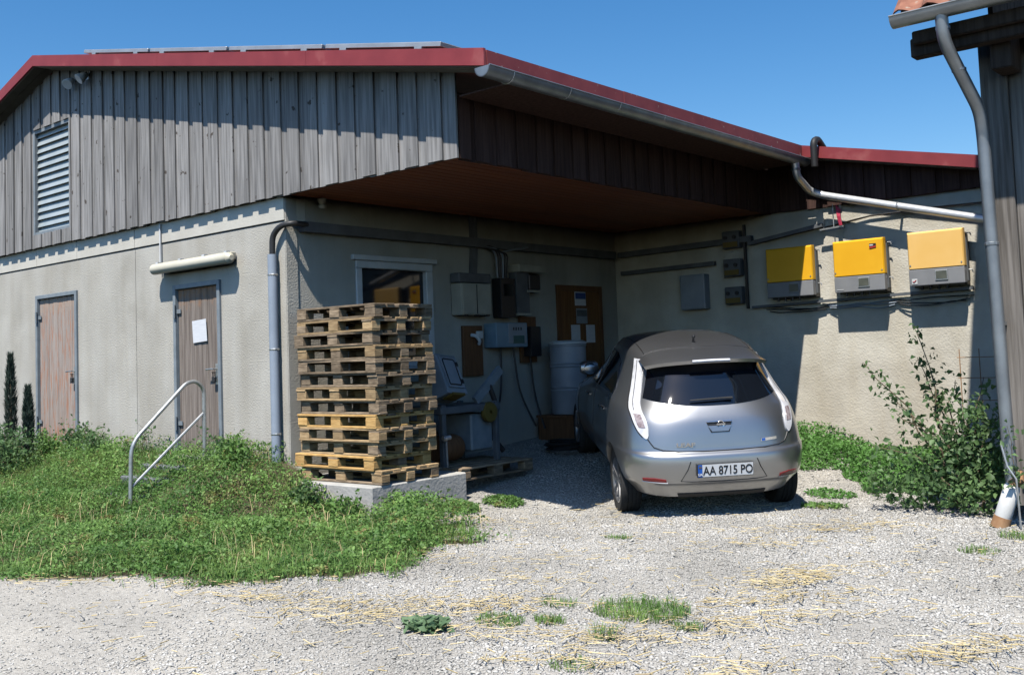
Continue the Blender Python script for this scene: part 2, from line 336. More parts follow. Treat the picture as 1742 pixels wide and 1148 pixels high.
# recess wall (faces the porch) with the window opening
mb = MB(); W0, W1, WZ0, WZ1 = .97, 2.20, 1.35, 2.60
for a, b_ in (((-.28,.2805,-.4),(0,W0,3.3)),((-.28,W1,-.4),(0,D,3.3)),((-.28,W0,-.4),(0,W1,WZ0)),((-.28,W0,WZ1),(0,W1,3.3))): mb.span(a, b_)
mb.obj('porch_wall', Mt['concrete'], bld)
MB().span((.0005,.004,-.4),(.014,.150,3.235)).obj('corner_pilaster', Mt['concrete'], bld)
wallx(D,D+.28,-.28,9.5,-.4,3.30,[],Mt['stain'],name='inverter_wall')
MB().span((-13.4,.3,-.3),(-13.1,14,3.3)).span((-13.4,14,-.3),(9.5,14.2,3.3)).obj('rear_wall', Mt['concrete'], bld)
# window
wf = MB()
for a, b_ in (((-.09,W0,WZ1-.09),(.025,W1,WZ1)),((-.09,W0,WZ0),(.025,W1,WZ0+.09)),((-.088,W0,WZ0+.09),(.023,W0+.09,WZ1-.09)),((-.088,W1-.11,WZ0+.09),(.023,W1,WZ1-.09))): wf.span(a, b_)
win = MB().span((-.10,W0-.06,WZ1),(.05,W1+.06,WZ1+.06)).obj('window', Mt['white'], bld, bevel=.006)
wf.obj('window_frame', Mt['white'], win, bevel=.008)
MB().span((-.055,W0+.09,WZ0+.09),(-.045,W1-.11,WZ1-.09)).obj('pane', Mt['glass'], win)
MB().span((.0,W0-.05,WZ0-.05),(.07,W1+.05,WZ0)).obj('window_sill', Mt['white'], win, bevel=.005)
# doors
def door(o, n, mt, lab):
    x0, x1, z0, z1 = o; fr = MB()
    for a, b_ in (((x0,-.03,z0),(x0+.055,.16,z1)),((x1-.055,-.03,z0),(x1,.16,z1)),((x0+.055,-.028,z1-.055),(x1-.055,.158,z1))): fr.span(a, b_)
    d = fr.obj('door', Mt['frame'], bld, bevel=.004, label=lab)
    wd = (x1-x0-.125)/n
    for i in range(n):
        a = x0+.0625+i*wd; q = random.uniform(-.003,.003)
        MB().span((a+.003,.012+q,z0+.03),(a+wd-.003,.05+q,z1-.062)).obj('plank', mt, d, bevel=.005)
    MB().span((x0+.06,.055,z0),(x1-.06,.08,z1-.058)).obj('door_back', Mt['dark'], d)
    hx, hz = x1-.115, z0+(z1-z0)*.46
    h = MB().box((hx,.004,hz),(.045,.012,.24)); h.tube([(hx,0,hz+.06),(hx,-.055,hz+.06),(hx-.03,-.06,hz+.06),(hx-.13,-.06,hz+.055)],.010,6)
    h.obj('handle', Mt['galv'], d)
    MB().box((hx-.01,-.035,hz-.06),(.06,.03,.065)).tube([(hx-.03,-.035,hz-.03),(hx-.03,-.035,hz+.02),(hx+.012,-.035,hz+.02),(hx+.012,-.035,hz-.03)],.006,6).obj('padlock', Mt['dark'], d, bevel=.006)
    for z in (z0+.35, z1-.32):
        MB().tube([(x0+.05,-.04,z-.08),(x0+.05,-.04,z+.08)],.016,8).box((x0+.09,-.005,z),(.10,.012,.05)).obj('hinge', Mt['frame'], d)
    MB().span((x0-.06,-.22,z0-.14),(x1+.06,.15,z0-.004)).obj('threshold', Mt['plinth'], d, bevel=.006)
    return d
door(D1, 8, Mt['door1'], 'weathered plank door with orange paint traces')
door(D2, 7, Mt['door2'], 'grey plank door with a brown sheltered top')
# gable cladding: recessed boards with proud cover boards, the louvre opening left free
LV = (-5.86,-4.72,3.43,4.96)
def cladding(fn, a0, a1, zb, zt, mt, pitch=.295, cover=.20, skip=None):
    n = int(round((a1-a0)/pitch)); p = (a1-a0)/n
    for i in range(n):
        for k in (0, 1):
            if k == 0: s, e, d0, d1 = a0+i*p+.002, a0+(i+1)*p-.002, .0, .020
            else:
                c = a0+i*p+random.uniform(-.012,.012)+ .02; s, e, d0, d1 = c-cover/2, c+cover/2+random.uniform(-.012,.012), .024, .041+random.uniform(-.003,.003)
                s = max(s, a0-.02)
            parts = [(s, e, zb+random.uniform(-.006,.006)-(0 if k else .004))]
            tops = [None]
            if skip and s < skip[1] and e > skip[0]:
                parts = []; tops = []
                ms, me_ = max(s, skip[0]), min(e, skip[1])
                if s < skip[0]: parts.append((s, skip[0], zb)); tops.append(None)
                if e > skip[1]: parts.append((skip[1], e, zb)); tops.append(None)
                parts.append((ms, me_, zb)); tops.append(skip[2])
                parts.append((ms, me_, skip[3])); tops.append(None)
            for (q0, q1, z0), tz in zip(parts, tops):
                if q1-q0 < .012: continue
                za, zc = (tz, tz) if tz is not None else (zt(q0), zt(q1))
                if min(za, zc) < z0+.02: continue
                P = [fn(q0,d0,z0),fn(q1,d0,z0),fn(q1,d1,z0),fn(q0,d1,z0),fn(q0,d0,za),fn(q1,d0,zc),fn(q1,d1,zc),fn(q0,d1,za)]
                MB().add(P, ((0,3,2,1),(4,5,6,7),(0,1,5,4),(1,2,6,5),(2,3,7,6),(3,0,4,7))).obj('cladding_board', mt, bld)
cladding(lambda a,d,z:(a,-.040-d,z), -8.4, XE+.05, HS, lambda x: rz(x)-.16, Mt['clad'], skip=LV)
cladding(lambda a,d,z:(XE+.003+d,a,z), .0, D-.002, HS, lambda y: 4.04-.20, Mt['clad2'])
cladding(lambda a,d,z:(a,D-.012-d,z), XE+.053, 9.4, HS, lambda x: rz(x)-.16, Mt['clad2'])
MB().span((-8.4,-.036,3.27),(XE-.04,-.014,3.36)).obj('cladding_batten', Mt['barndark'], bld)
# soffit boards
n = 20
for i in range(n):
    a = .02+i*(XE-.02)/n
    MB().span((a+.002,-.012,HS+.02),(a+XE/n-.008,D,HS+.045)).obj('soffit_board', Mt['soffit'], bld)
# louvre
lv = MB()
x0, x1, z0, z1 = LV
for a, b_ in (((x0,-.06,z0),(x0+.05,.1,z1)),((x1-.05,-.06,z0),(x1,.1,z1)),((x0+.05,-.058,z0),(x1-.05,.1,z0+.04)),((x0+.05,-.058,z1-.05),(x1-.05,.1,z1))): lv.span(a, b_)
lvo = lv.obj('louvre', Mt['frame'], bld, label='grey metal ventilation louvre')
MB().span((x0,.11,z0),(x1,.13,z1)).obj('louvre_back', Mt['dark'], lvo)
Mt['slat'] = mat('louvre_metal', (.42,.47,.47), (.50,.55,.55), ns=4, rough=.45, metal=.3)
for i in range(14):
    z = z0+.07+i*.108
    MB().box(((x0+x1)/2,.0,z),(x1-x0-.10,.006,.135),(R(-20),0,0)).obj('slat', Mt['slat'], lvo)
# roof
def roofslab(x0, x1, y0, y1, name='roof'):
    mb = MB(); P = []
    for x in (x0, x1):
        for y in (y0, y1):
            for dz in (-.02, -.14): P.append((x, y, rz(x)+dz))
    mb.add(P, ((0,2,6,4),(1,5,7,3),(0,4,5,1),(2,3,7,6),(0,1,3,2),(4,6,7,5)))
    return mb.obj(name, Mt['rooftop'], bld)
OV = .37; OVR = .31
roofslab(XR, 3.26, -OV+.03, 14.4); roofslab(-13.6, XR, -OV+.03, 14.4); roofslab(3.261, 9.6, D-OVR+.03, 14.4)
def rake(x0, x1, y, h=.152, name='fascia', mt=None, top=0.0):
    P = []
    for x in (x0, x1):
        for yy in (y, y+.028):
            for dz in (top, -h): P.append((x, yy, rz(x)+dz))
    MB().add(P, ((0,2,6,4),(1,5,7,3),(0,4,5,1),(2,3,7,6),(0,1,3,2),(4,6,7,5))).obj(name, mt or Mt['red'], bld)
cuts = [-13.6,-9,XR]; 
for a, b_ in zip(cuts[:-1], cuts[1:]): rake(a+.002, b_-.001, -OV)
for a, b_ in ((XR+.001,-1.9),(-1.897,.9),(.903,3.29)): rake(a, b_, -OV)
for a, b_ in ((3.22,6.1),(6.103,9.6)): rake(a, b_, D-OVR)
def soff(x0, x1, y0, y1):
    P = []
    for x in (x0, x1):
        for y in (y0, y1):
            for dz in (-.145, -.160): P.append((x, y, rz(x)+dz))
    MB().add(P, ((0,2,6,4),(1,5,7,3),(0,4,5,1),(2,3,7,6),(0,1,3,2),(4,6,7,5))).obj('overhang_board', Mt['overhang'], bld)
for y in (-.34,-.20): soff(XR+.01,3.25,y,y+.133); soff(-13.5,XR-.01,y,y+.133)
for y in (D-.28,D-.17): soff(3.265,9.5,y,y+.108)
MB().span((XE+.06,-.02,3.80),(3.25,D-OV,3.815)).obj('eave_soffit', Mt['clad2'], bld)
ef = MB()
for i in range(3):
    y0 = -OV+.04+i*2.04; q = .004*(i % 2)
    MB().add([(3.262,y0,3.86),(3.292+q,y0,3.86),(3.262+q,y0,4.035),(3.292+q,y0,4.030),(3.262,y0+2.035,3.86),(3.292+q,y0+2.035,3.86),(3.262+q,y0+2.035,4.035),(3.292+q,y0+2.035,4.030)],
        ((0,1,3,2),(4,6,7,5),(0,4,5,1),(2,3,7,6),(0,2,6,4),(1,5,7,3))).obj('eave_flashing', Mt['redold'], bld)
# gutter with brackets and the downpipe crossing to the barn
def gutter(p0, p1, r, up, side, mt, parent, name='gutter'):
    p0, p1, up, side = Vector(p0), Vector(p1), Vector(up), Vector(side); mb = MB(); n = 12; P = []
    for p in (p0, p1):
        for rr in (r, r-.006):
            for k in range(n+1):
                t = math.pi+math.pi*k/n; P.append(p+side*rr*math.cos(t)+up*rr*math.sin(t))
    m_ = n+1; F = []
    for k in range(n):
        F += [(k,k+1,2*m_+k+1,2*m_+k),(m_+k,3*m_+k,3*m_+k+1,m_+k+1),(k,m_+k,m_+k+1,k+1),(2*m_+k,2*m_+k+1,3*m_+k+1,3*m_+k)]
    F += [(0,2*m_,3*m_,m_),(n,m_+n,3*m_+n,2*m_+n)]; mb.add(P, F)
    for p in (p0, p1):
        mb.add([p]+[p+side*(r-.003)*math.cos(math.pi+math.pi*k/n)+up*(r-.003)*math.sin(math.pi+math.pi*k/n) for k in range(n+1)], [(0,k+1,k+2) for k in range(n)])
    mb.tube([p0+side*r, p1+side*r], .008, 6)
    return mb.obj(name, mt, parent, smooth=True)
gut = gutter((3.31,-OV-.05,3.865),(3.31,5.82,3.835),.085,(0,0,1),(1,0,0),Mt['zinc'],bld)
for i in range(8):
    y = -.1+i*.8
    pts = [(3.31+.088*math.cos(math.pi+math.pi*k/10),y,3.862+.088*math.sin(math.pi+math.pi*k/10)) for k in range(11)]
    MB().tube(pts,.005,5).obj('bracket', Mt['zinc'], gut)
pp = bend([(3.31,5.52,3.80),(3.31,5.54,3.60),(3.31,5.90,3.44),(3.44,5.98,3.375),(5.58,5.98,2.785)],.12)
dp = MB().tube(pp,.050,12).obj('downpipe', Mt['zinclight'], bld, smooth=True)
MB().lathe([(.056,-.015),(.060,-.012),(.060,.012),(.056,.015)],12,(3.31,5.53,3.68)).obj('collar', Mt['zinc'], dp)
MB().box((4.42,6.07,3.13),(.03,.20,.02)).lathe([(.056,-.012),(.058,0),(.056,.012)],12,(4.42,5.98,3.105),'x').obj('pipe_clip', Mt['zinc'], dp)
vent = MB().tube(bend([(3.47,5.75,3.72),(3.47,5.75,4.05),(3.47,5.88,4.10),(3.48,6.02,4.0)],.1),.045,10).obj('cable_gooseneck', Mt['black'], smooth=True)
tag(vent, 'black rubber gooseneck pipe bent over the red roof edge', 'pipe')

# ------------------------------------------------------------------ solar panels on the roof
Mt['pv'] = mat('solar_glass', (.01,.014,.03), rough=.1); Mt['alu'] = mat('panel_aluminium', (.42,.42,.42), (.52,.52,.52), ns=5, rough=.4, metal=.5)
for i, nm in enumerate(('leftmost', 'second from the left', 'third from the left', 'rightmost')):
    x0 = -4.26+i*1.70; t = thing('solar_panel', 'flat solar panel seen edge-on above the red roof edge, %s of four' % nm, 'solar panel', (x0+.85,-.10,rz(x0+.85)+.05), (0,math.atan(RS),0), 'solar panels on the roof')
    MB().box((0,.5,.05),(1.68,1.0,.045)).obj('frame', Mt['alu'], t, bevel=.004)
    MB().box((0,.5,.0745),(1.64,.96,.004)).obj('glass', Mt['pv'], t)
    for dx in (-.55,.55): MB().box((dx,.02,.0),(.10,.05,.06)).obj('clamp', Mt['alu'], t)

# ------------------------------------------------------------------ barn on the right
barn = thing('barn', 'old dark timber barn with steep clay tile roof at the right edge', 'barn', (6.5,2.4,0))
def B(mb, name, mt, parent=barn, **k):
    o = mb.obj(name, mt, parent, **k); o.location = (-6.5,-2.4,0) if parent is barn else o.location; return o
MB_ = MB
YB = 2.42
for i, (a, b_, d) in enumerate(((6.45,6.66,.06),(6.663,6.86,.03),(6.864,7.04,.0),(7.044,7.25,.02),(7.254,7.46,.0),(7.464,7.7,.02),(7.704,7.95,0),(7.954,8.2,.02),(8.204,8.6,0),(8.604,9.0,.02))):
    B(MB().span((a,YB-d,.06+.02*(i % 3)),(b_,YB+.05,4.0)), 'post' if i == 0 else 'wall_board', Mt['barn'], bevel=.006)
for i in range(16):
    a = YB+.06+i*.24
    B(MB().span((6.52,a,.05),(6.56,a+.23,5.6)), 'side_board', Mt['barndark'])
B(MB().span((6.56,YB+.06,.0),(9.4,9,.05)), 'floor_sill', Mt['plinth'])
B(MB().span((6.04,1.93,3.80),(9.5,2.06,3.96)), 'eave_beam', Mt['barndark'], bevel=.01)
B(MB().span((6.08,1.86,3.89),(9.5,1.925,4.0)), 'eave_beam', Mt['barndark'], bevel=.01)
B(MB().span((6.62,2.07,3.60),(6.78,2.36,3.99)), 'rafter_tail', Mt['barndark'], bevel=.01)
RT = 1.2; y00, z00 = 1.78, 4.13
sl_ = []
P = []
for x in (6.0, 9.6):
    for y in (y00+.04, 6.6):
        for dz in (-.05,-.12): P.append((x,y,z00+RT*(y-y00)+dz))
B(MB().add(P, ((0,2,6,4),(1,5,7,3),(0,4,5,1),(2,3,7,6),(0,1,3,2),(4,6,7,5))), 'roof_deck', Mt['barndark'])
# one pantile, shared by every tile of the roof
ang = math.atan(RT); tl = MB(); prof = [(-.115,0),(-.09,.028),(-.05,.045),(-.01,.030),(.03,.006),(.07,-.004),(.105,.006),(.125,.012)]
P = []
for yy in (0,.36):
    for dz in (0,-.014):
        for a, b_ in prof: P.append((a,yy,b_+dz+(.018 if yy == 0 else 0)))
k = len(prof); F = []
for i in range(k-1): F += [(i,i+1,2*k+i+1,2*k+i),(k+i,3*k+i,3*k+i+1,k+i+1),(i,k+i,k+i+1,i+1),(2*k+i,2*k+i+1,3*k+i+1,3*k+i)]
F += [(0,2*k,3*k,k),(k-1,2*k-1,4*k-1,3*k-1)]
tme = tl.add(P, F).mesh('roof_tile', smooth=True); tme.materials.append(Mt['tile'])
for r_ in range(5):
    for c in range(15):
        o = mk('roof_tile', tme, None, barn)
        u = -.02+r_*.30
        o.location = (5.98+.12+c*.232-6.5+random.uniform(-.008,.008), y00-.04+u*math.cos(ang)-2.4, z00-.02+u*math.sin(ang)+.02); o.rotation_euler = (ang+random.uniform(-.03,.03), 0, random.uniform(-.02,.02))
Pd = []
for x in (6.0, 9.6):
    for y in (2.75, 6.6):
        for dz in (-.02, .02): Pd.append((x,y,z00+RT*(y-y00)+dz))
B(MB().add(Pd, ((0,2,6,4),(1,5,7,3),(0,4,5,1),(2,3,7,6),(0,1,3,2),(4,6,7,5))), 'upper_tiles', Mt['tile'])
bg_ = gutter((5.98,1.72,4.10),(9.6,1.72,4.08),.085,(0,0,1),(0,-1,0),Mt['zinc'],barn); bg_.location = (-6.5,-2.4,0)
pts = bend([(6.37,1.72,4.05),(6.37,1.74,3.83),(6.50,2.12,3.30),(6.50,2.17,3.1),(6.53,2.17,.62),(6.55,2.15,.25)],.13)
bp_ = MB().tube(pts,.052,12).obj('downpipe', Mt['zinc'], barn, smooth=True); bp_.location = (-6.5,-2.4,0)
for p in ((6.37,1.74,3.93),(6.425,1.90,3.61),(6.51,2.17,2.2)):
    MB().lathe([(.054,-.014),(.058,-.01),(.058,.01),(.054,.014)],12,p).obj('collar', Mt['zinc'], bp_)
MB().box((6.52,2.28,1.55),(.03,.22,.03)).obj('pipe_clip', Mt['galv'], bp_)

# ------------------------------------------------------------------ plinth and pallets
PZ = .235
t = MB().span((.02,-.16,-.4),(1.47,1.16,PZ)).obj('concrete_plinth', Mt['plinth'], bevel=.012)
tag(t, 'low pale concrete plinth under the stack of pallets', 'plinth')
def pallet_meshes():
    m_ = {}
    m_['top_board'] = [MB().box((0,0,0),(1.2,w_,.022)).mesh('top_board', bevel=.003) for w_ in (.145,.10,.145,.10,.145)]
    m_['cross_board'] = MB().box((0,0,0),(.145,.8,.022)).mesh('cross_board', bevel=.003)
    m_['block'] = MB().box((0,0,0),(.145,.11,.078)).mesh('block', bevel=.004)
    m_['bottom_board'] = MB().box((0,0,0),(1.2,.11,.022)).mesh('bottom_board', bevel=.003)
    return m_
PM = pallet_meshes()
def pallet(label, loc, rot, tone, group='stacked wooden pallets'):
    t = thing('pallet', label, 'pallet', loc, rot, group)
    t.scale = (1,1,.94)
    def p(name, me_, l, jit=.004):
        o = mk(name, me_, None, t); o.location = (l[0]+random.uniform(-jit,jit), l[1]+random.uniform(-jit,jit), l[2]); o.rotation_euler = (0,0,random.uniform(-.008,.008))
        if not me_.materials: me_.materials.append(Mt['pal0'])
        o.material_slots[0].link = 'OBJECT'
        o.material_slots[0].material = Mt['pal%d' % (tone if random.random() < .8 else random.choice((0, max(0, tone-1))))]
    for i, y in enumerate((-.3275,-.18,0,.18,.3275)):
        p('top_board', PM['top_board'][i], (0,y,.133))
    for x in (-.5275,0,.5275): p('cross_board', PM['cross_board'], (x,0,.111))
    for x in (-.5275,0,.5275):
        for y in (-.345,0,.345): p('block', PM['block'], (x,y,.061), .006)
    for y in (-.345,0,.345): p('bottom_board', PM['bottom_board'], (0,y,.011))
    return t
ords = ['bottom', 'second from the bottom', 'third from the bottom', 'fourth from the bottom', 'fifth from the bottom', 'sixth from the bottom', 'seventh, in the middle', 'sixth from the top', 'fifth from the top', 'fourth from the top', 'third from the top', 'second from the top', 'topmost']
tone = [1,2,1,1,2,0,1,0,0,1,0,1,0]
dx = [.03,-.06,.0,.02,-.01,0.02,-.03,.01,.0,-.01,-.05,-.03,-.03]; dy = [.02,.0,.03,.0,.0,.02,.0,.02,0,.0,-.01,.0,.01]
words = {0: 'weathered grey', 1: 'brown', 2: 'fresh orange-brown'}
for i in range(13):
    pallet('%s wooden pallet on the concrete plinth, %s of the tall stack' % (words[tone[i]], ords[i]), (.84+dx[i]+.004*i, .33+dy[i], PZ+.002+i*.1357), (random.uniform(-.004,.004), random.uniform(-.004,.004), random.uniform(-.022,.022)), tone[i])
g0 = float(gz(.85,1.9))
pallet('grey wooden pallet lying on the ground right of the plinth', (.95,1.80,max(g0,.03)+.06), (0,.0,R(90)), 0, None)
pallet('pale new pallet end sticking out beside the plinth', (1.06,1.28,.24), (0,0,R(2)), 1, None) if 0 else None
hitch = MB().tube([(1.12,1.24,.2),(1.10,1.25,.56)],.010,6).tube([(1.09,1.21,.57),(1.11,1.30,.58)],.028,8).lathe([(.0,.0),(.035,.01),(.04,.03),(.03,.05),(0,.055)],10,(1.09,1.21,.57),'y')
tag(hitch.obj('pump_lever', Mt['galv'], smooth=True), 'thin metal lever with a knob standing by the plinth', 'lever')

# ------------------------------------------------------------------ handrail and steps
t = thing('handrail', 'bent galvanised tube handrail beside the grassy steps', 'handrail', (-1.2,-.7,.0))
MB().tube(bend([(0,-.46,-.1),(0,-.44,.66),(0,.22,1.27),(0,.34,1.29),(0,.44,1.20),(0,.435,.35)],.14),.022,10).obj('rail', Mt['galv'], t, smooth=True)
MB().tube([(0,-.45,.20),(0,.435,.93)],.016,8).obj('lower_rail', Mt['galv'], t, smooth=True)
for i, (y, z, nm) in enumerate(((-.36,.36,'top'),(-.60,.25,'second'),(-.86,.10,'third'),(-1.14,-.01,'lowest'))):
    o = MB().box((-1.70,y,z-.075),(.95,.30,.13)).obj('step', Mt['stepm'], bevel=.012); o.rotation_euler = (0,0,0)
    tag(o, 'grey stone step half hidden in grass below the plank door, %s of four' % nm, 'step', 'steps up to the door')

# ------------------------------------------------------------------ things on the left wall
t = thing('wall_lamp', 'long cream tube lamp mounted above the middle plank door', 'lamp', (-1.66,-.10,2.66))
MB().box((0,.045,.02),(1.55,.08,.09)).obj('housing', Mt['beige'], t, bevel=.01)
MB().tube([(-.84,-.02,-.01),(-.80,-.02,-.01),(.80,-.02,-.01),(.84,-.02,-.01)],[.03,.065,.065,.03],14).obj('diffuser', mat('cream_diffuser', (.60,.56,.44), (.66,.62,.50), ns=3, rough=.4), t, smooth=True)
for dx_ in (-.7,-.2,.3,.75): MB().box((dx_,-.02,.058),(.05,.05,.025)).obj('clip', Mt['white'], t)
tag(MB().tube([(-2.47,-.03,2.64),(-2.47,-.03,3.22)],.013,6).obj('conduit', Mt['white']), 'thin white conduit running up from the tube lamp', 'conduit')
t = thing('floodlight', 'small white floodlight pair high under the gable overhang', 'floodlight', (-4.3,-.12,5.40))
MB().box((0,.06,0),(.34,.05,.05)).obj('bracket', Mt['galv'], t)
for dx_, q in ((-.19,.5),(.17,-.2)):
    MB().lathe([(.0,.10),(.03,.10),(.045,.06),(.075,-.05),(.07,-.055),(.0,-.05)],14,(0,0,0)).obj('lamp_head', Mt['white'], t, smooth=True).matrix_local = Matrix.Translation((dx_,-.06,-.02)) @ Euler((R(-50),0,q)).to_matrix().to_4x4()
tag(MB().box((-1.67,-.006,1.865),(.29,.004,.26),(R(1),R(-3),0)).obj('paper_notice', Mt['paper']), 'white paper notice pinned to the middle plank door', 'notice')
t = thing('cable_pipe', 'grey plastic cable pipe on the building corner with a black cable bend', 'pipe', (-.13,-.075,.2))
MB().tube([(0,0,.02),(0,0,2.42)],.052,14).obj('pipe', Mt['pvc'], t, smooth=True)
MB().tube(bend([(0,0,2.40),(.01,-.0,2.62),(.12,.02,2.72),(.26,.09,2.74),(.22,.3,2.74)],.12),.032,10).obj('cable', Mt['cable'], t, smooth=True)
for z in (.5,1.4,2.2): MB().lathe([(.053,-.012),(.057,0),(.053,.012)],14,(0,0,z)).obj('clip', Mt['galv'], t)
tag(MB().lathe([(0,0),(.03,.0),(.045,.03),(.03,.05),(.05,.08),(.05,.11),(0,.12)],12,(.12,.42,3.13)).obj('ceramic_insulator', Mt['beige'], smooth=True), 'small cream ceramic insulator under the porch ceiling', 'insulator')

# ------------------------------------------------------------------ things on the porch wall
def trunk(name, label, pts, wd, h, mt=None):
    mb = MB()
    for a, b_ in zip(pts[:-1], pts[1:]): mb.bar(a, b_, wd, h)
    return tag(mb.obj(name, mt or Mt['tray']), label, 'cable tray')
trunk('cable_tray', 'long dark cable tray along the porch wall above the window', [(.06,.18,2.92),(.06,6.05,2.90)], .10, .11)
trunk('cable_tray', 'dark cable tray along the shaded wall behind the car', [(.12,D-.06,2.90),(2.35,D-.06,2.93)], .09, .08)
trunk('cable_tray', 'lower dark cable tray in the shade behind the car', [(.15,D-.05,2.62),(1.75,D-.05,2.64)], .07, .06)
trunk('cable_tray', 'vertical dark cable duct on the porch wall between cabinet and ceiling', [(.05,2.93,2.97),(.05,2.93,3.24)], .07, .08)
trunk('cable_tray', 'vertical dark cable duct just above the beige cabinet', [(.05,2.90,2.50),(.05,2.93,2.84)], .07, .08)
trunk('cable_tray', 'dark cable tray running behind the yellow inverters', [(2.3,D-.05,1.98),(5.2,D-.05,2.04)], .05, .035)
trunk('cable_tray', 'dark sloping cable tray above the first yellow inverter', [(2.3,D-.06,2.86),(3.38,D-.06,3.0)], .10, .05)
def cab(name, label, c, d, mt, face=(1,0,0), extra=None, cat='electrical box'):
    t = thing(name, label, cat, c)
    MB().box((0,0,0),d).obj('housing', mt, t, bevel=.012, seg=2)
    return t
t = cab('fuse_cabinet', 'beige two-door fuse cabinet right of the porch window', (.10,2.80,2.17), (.18,.56,.40), Mt['beige'])
for y in (-.135,.135): MB().box((.094,y,0),(.012,.255,.37)).obj('door', Mt['beige'], t, bevel=.006)
MB().box((.10,0,.0),(.008,.006,.37)).obj('gap', Mt['dark'], t)
for y in (-.2,0,.2): MB().box((.08,y,-.205),(.05,.05,.02)).obj('gland', Mt['dark'], t)
MB().box((0,0,.27),(.16,.60,.12)).obj('top_duct', Mt['tray'], t, bevel=.01)
t = cab('meter_box', 'black meter box right of the beige cabinet', (.10,3.43,2.20), (.16,.28,.52), Mt['dark'])
MB().box((.085,0,.1),(.01,.18,.16)).obj('window', Mt['carglass'], t)
t = cab('meter_box', 'tall dark grey meter box with a pale hood', (.09,3.76,2.30), (.14,.27,.60), Mt['tray'])
MB().box((.03,.13,.30),(.22,.56,.10)).obj('hood', Mt['beige'], t, bevel=.01)
MB().box((.02,.22,.12),(.16,.24,.20)).obj('switch_unit', Mt['dark'], t, bevel=.01)
MB().box((.02,.20,.0),(.16,.24,.03)).obj('shelf', Mt['beige'], t)
MB().box((.02,.0,-.315),(.16,.26,.03)).obj('base_strip', Mt['beige'], t)
t = cab('control_box', 'blue-grey control box with a small display on the porch wall', (.12,3.42,1.71), (.22,.62,.32), Mt['blueb'])
MB().box((.114,.10,.02),(.008,.36,.26)).obj('cover', Mt['greybox'], t, bevel=.004)
MB().box((.121,.12,-.06),(.006,.22,.10)).obj('display', mat('green_display', (.05,.13,.12), rough=.2), t)
for y in (.02,.07,.12,.17): MB().box((.121,y,.08),(.006,.02,.04)).obj('switch', Mt['dark'], t)
t = cab('distributor_box', 'small black distributor box on a brown board', (.12,3.96,1.62), (.14,.22,.40), Mt['dark'])
MB().box((-.08,0,.03),(.03,.34,.62)).obj('board', Mt['brown'], t)
t = thing('socket_board', 'orange-brown wooden board with a white socket and plug', 'socket board', (.03,2.86,1.52))
MB().box((0,0,0),(.04,.36,.64)).obj('board', Mt['brown'], t, bevel=.004)
MB().box((.04,.10,.20),(.05,.10,.10)).obj('socket', Mt['white'], t, bevel=.01)
MB().tube(bend([(.04,-.06,.20),(.10,-.03,.19),(.12,.02,.12),(.09,.03,.08)],.05),.022,8).obj('plug', Mt['white'], t, smooth=True)
t = thing('cable_bundle', 'bundle of black and grey cables dropping to the meter boxes', 'cables', (.05,3.2,2.5))
for i in range(6):
    MB().tube(bend([(.03,-.28+.02*i,.38),(.05+.01*i,-.02+.035*i,.40-.02*i),(.05+.01*i,.10+.035*i,.28),(.05,.12+.035*i,-.03)],.15),.011,6).obj('cable', Mt['cable'] if i % 3 else Mt['pvc'], t, smooth=True)
MB().tube(bend([(.06,.15,.30),(.10,.45,.36),(.06,.75,.40)],.1),.012,6).obj('cable', Mt['pvc'], t)
for i, (a, b_, c) in enumerate((((.08,3.35,1.55),(.10,3.32,1.0),(.25,3.0,.55)),((.08,3.6,1.55),(.14,3.62,.95),(.3,3.75,.5)),((.08,3.95,1.42),(.10,3.98,.9),(.25,4.0,.45)))):
    lab = ('black cable hanging from the left side of the blue-grey box', 'black cable hanging from the right side of the blue-grey box', 'black cable hanging below the small black box')[i]
    tag(MB().tube(bend([a,b_,c],.3,8),.014,6).obj('hanging_cable', Mt['cable'], smooth=True), lab, 'cable')
hg = float(gz(.75,3.6))
pts = []
for i in range(70):
    a = i*.42; r_ = .26+.03*math.sin(i*.7); pts.append((.95+r_*math.cos(a), 3.55+r_*math.sin(a)*.9, hg+.02+.0016*i))
tag(MB().tube(pts,.014,6).obj('hose_coil', Mt['black'], smooth=True), 'black hose lying in a coil on the porch floor', 'hose')
# door at the end of the porch with signs
d = MB()
for a, b_ in (((-.02,4.66,.35),(.035,4.74,2.42)),((-.02,5.66,.35),(.035,5.74,2.42)),((-.02,4.74,2.34),(.033,5.66,2.42))): d.span(a, b_)
d = d.obj('door', Mt['brown'], bld, label='orange-brown wooden door at the back of the porch')
for i in range(6):
    a = 4.742+i*.153; MB().span((.002,a+.002,.36),(.022,a+.151,2.335)).obj('plank', Mt['orange'], d)
for i, (y, z, h, lab) in enumerate(((5.20,2.23,.20,'upper blue and white sign on the orange porch door'),(5.22,1.98,.22,'faded grey sign on the orange porch door'))):
    t = thing('door_sign', lab, 'sign', (.03,y,z)); MB().box((0,0,0),(.006,.26,h)).obj('panel', Mt['paper'] if i == 0 else Mt['greybox'], t)
    MB().box((.005,0,.04),(.004,.24,.09)).obj('print', Mt['blue'] if i == 0 else Mt['tray'], t)
for y, lab in ((5.06,'left white paper notice low on the orange porch door'),(5.42,'right white paper notice low on the orange porch door')):
    tag(MB().box((.03,y,1.72),(.005,.21,.26)).obj('paper_notice', Mt['paper']), lab, 'notice')
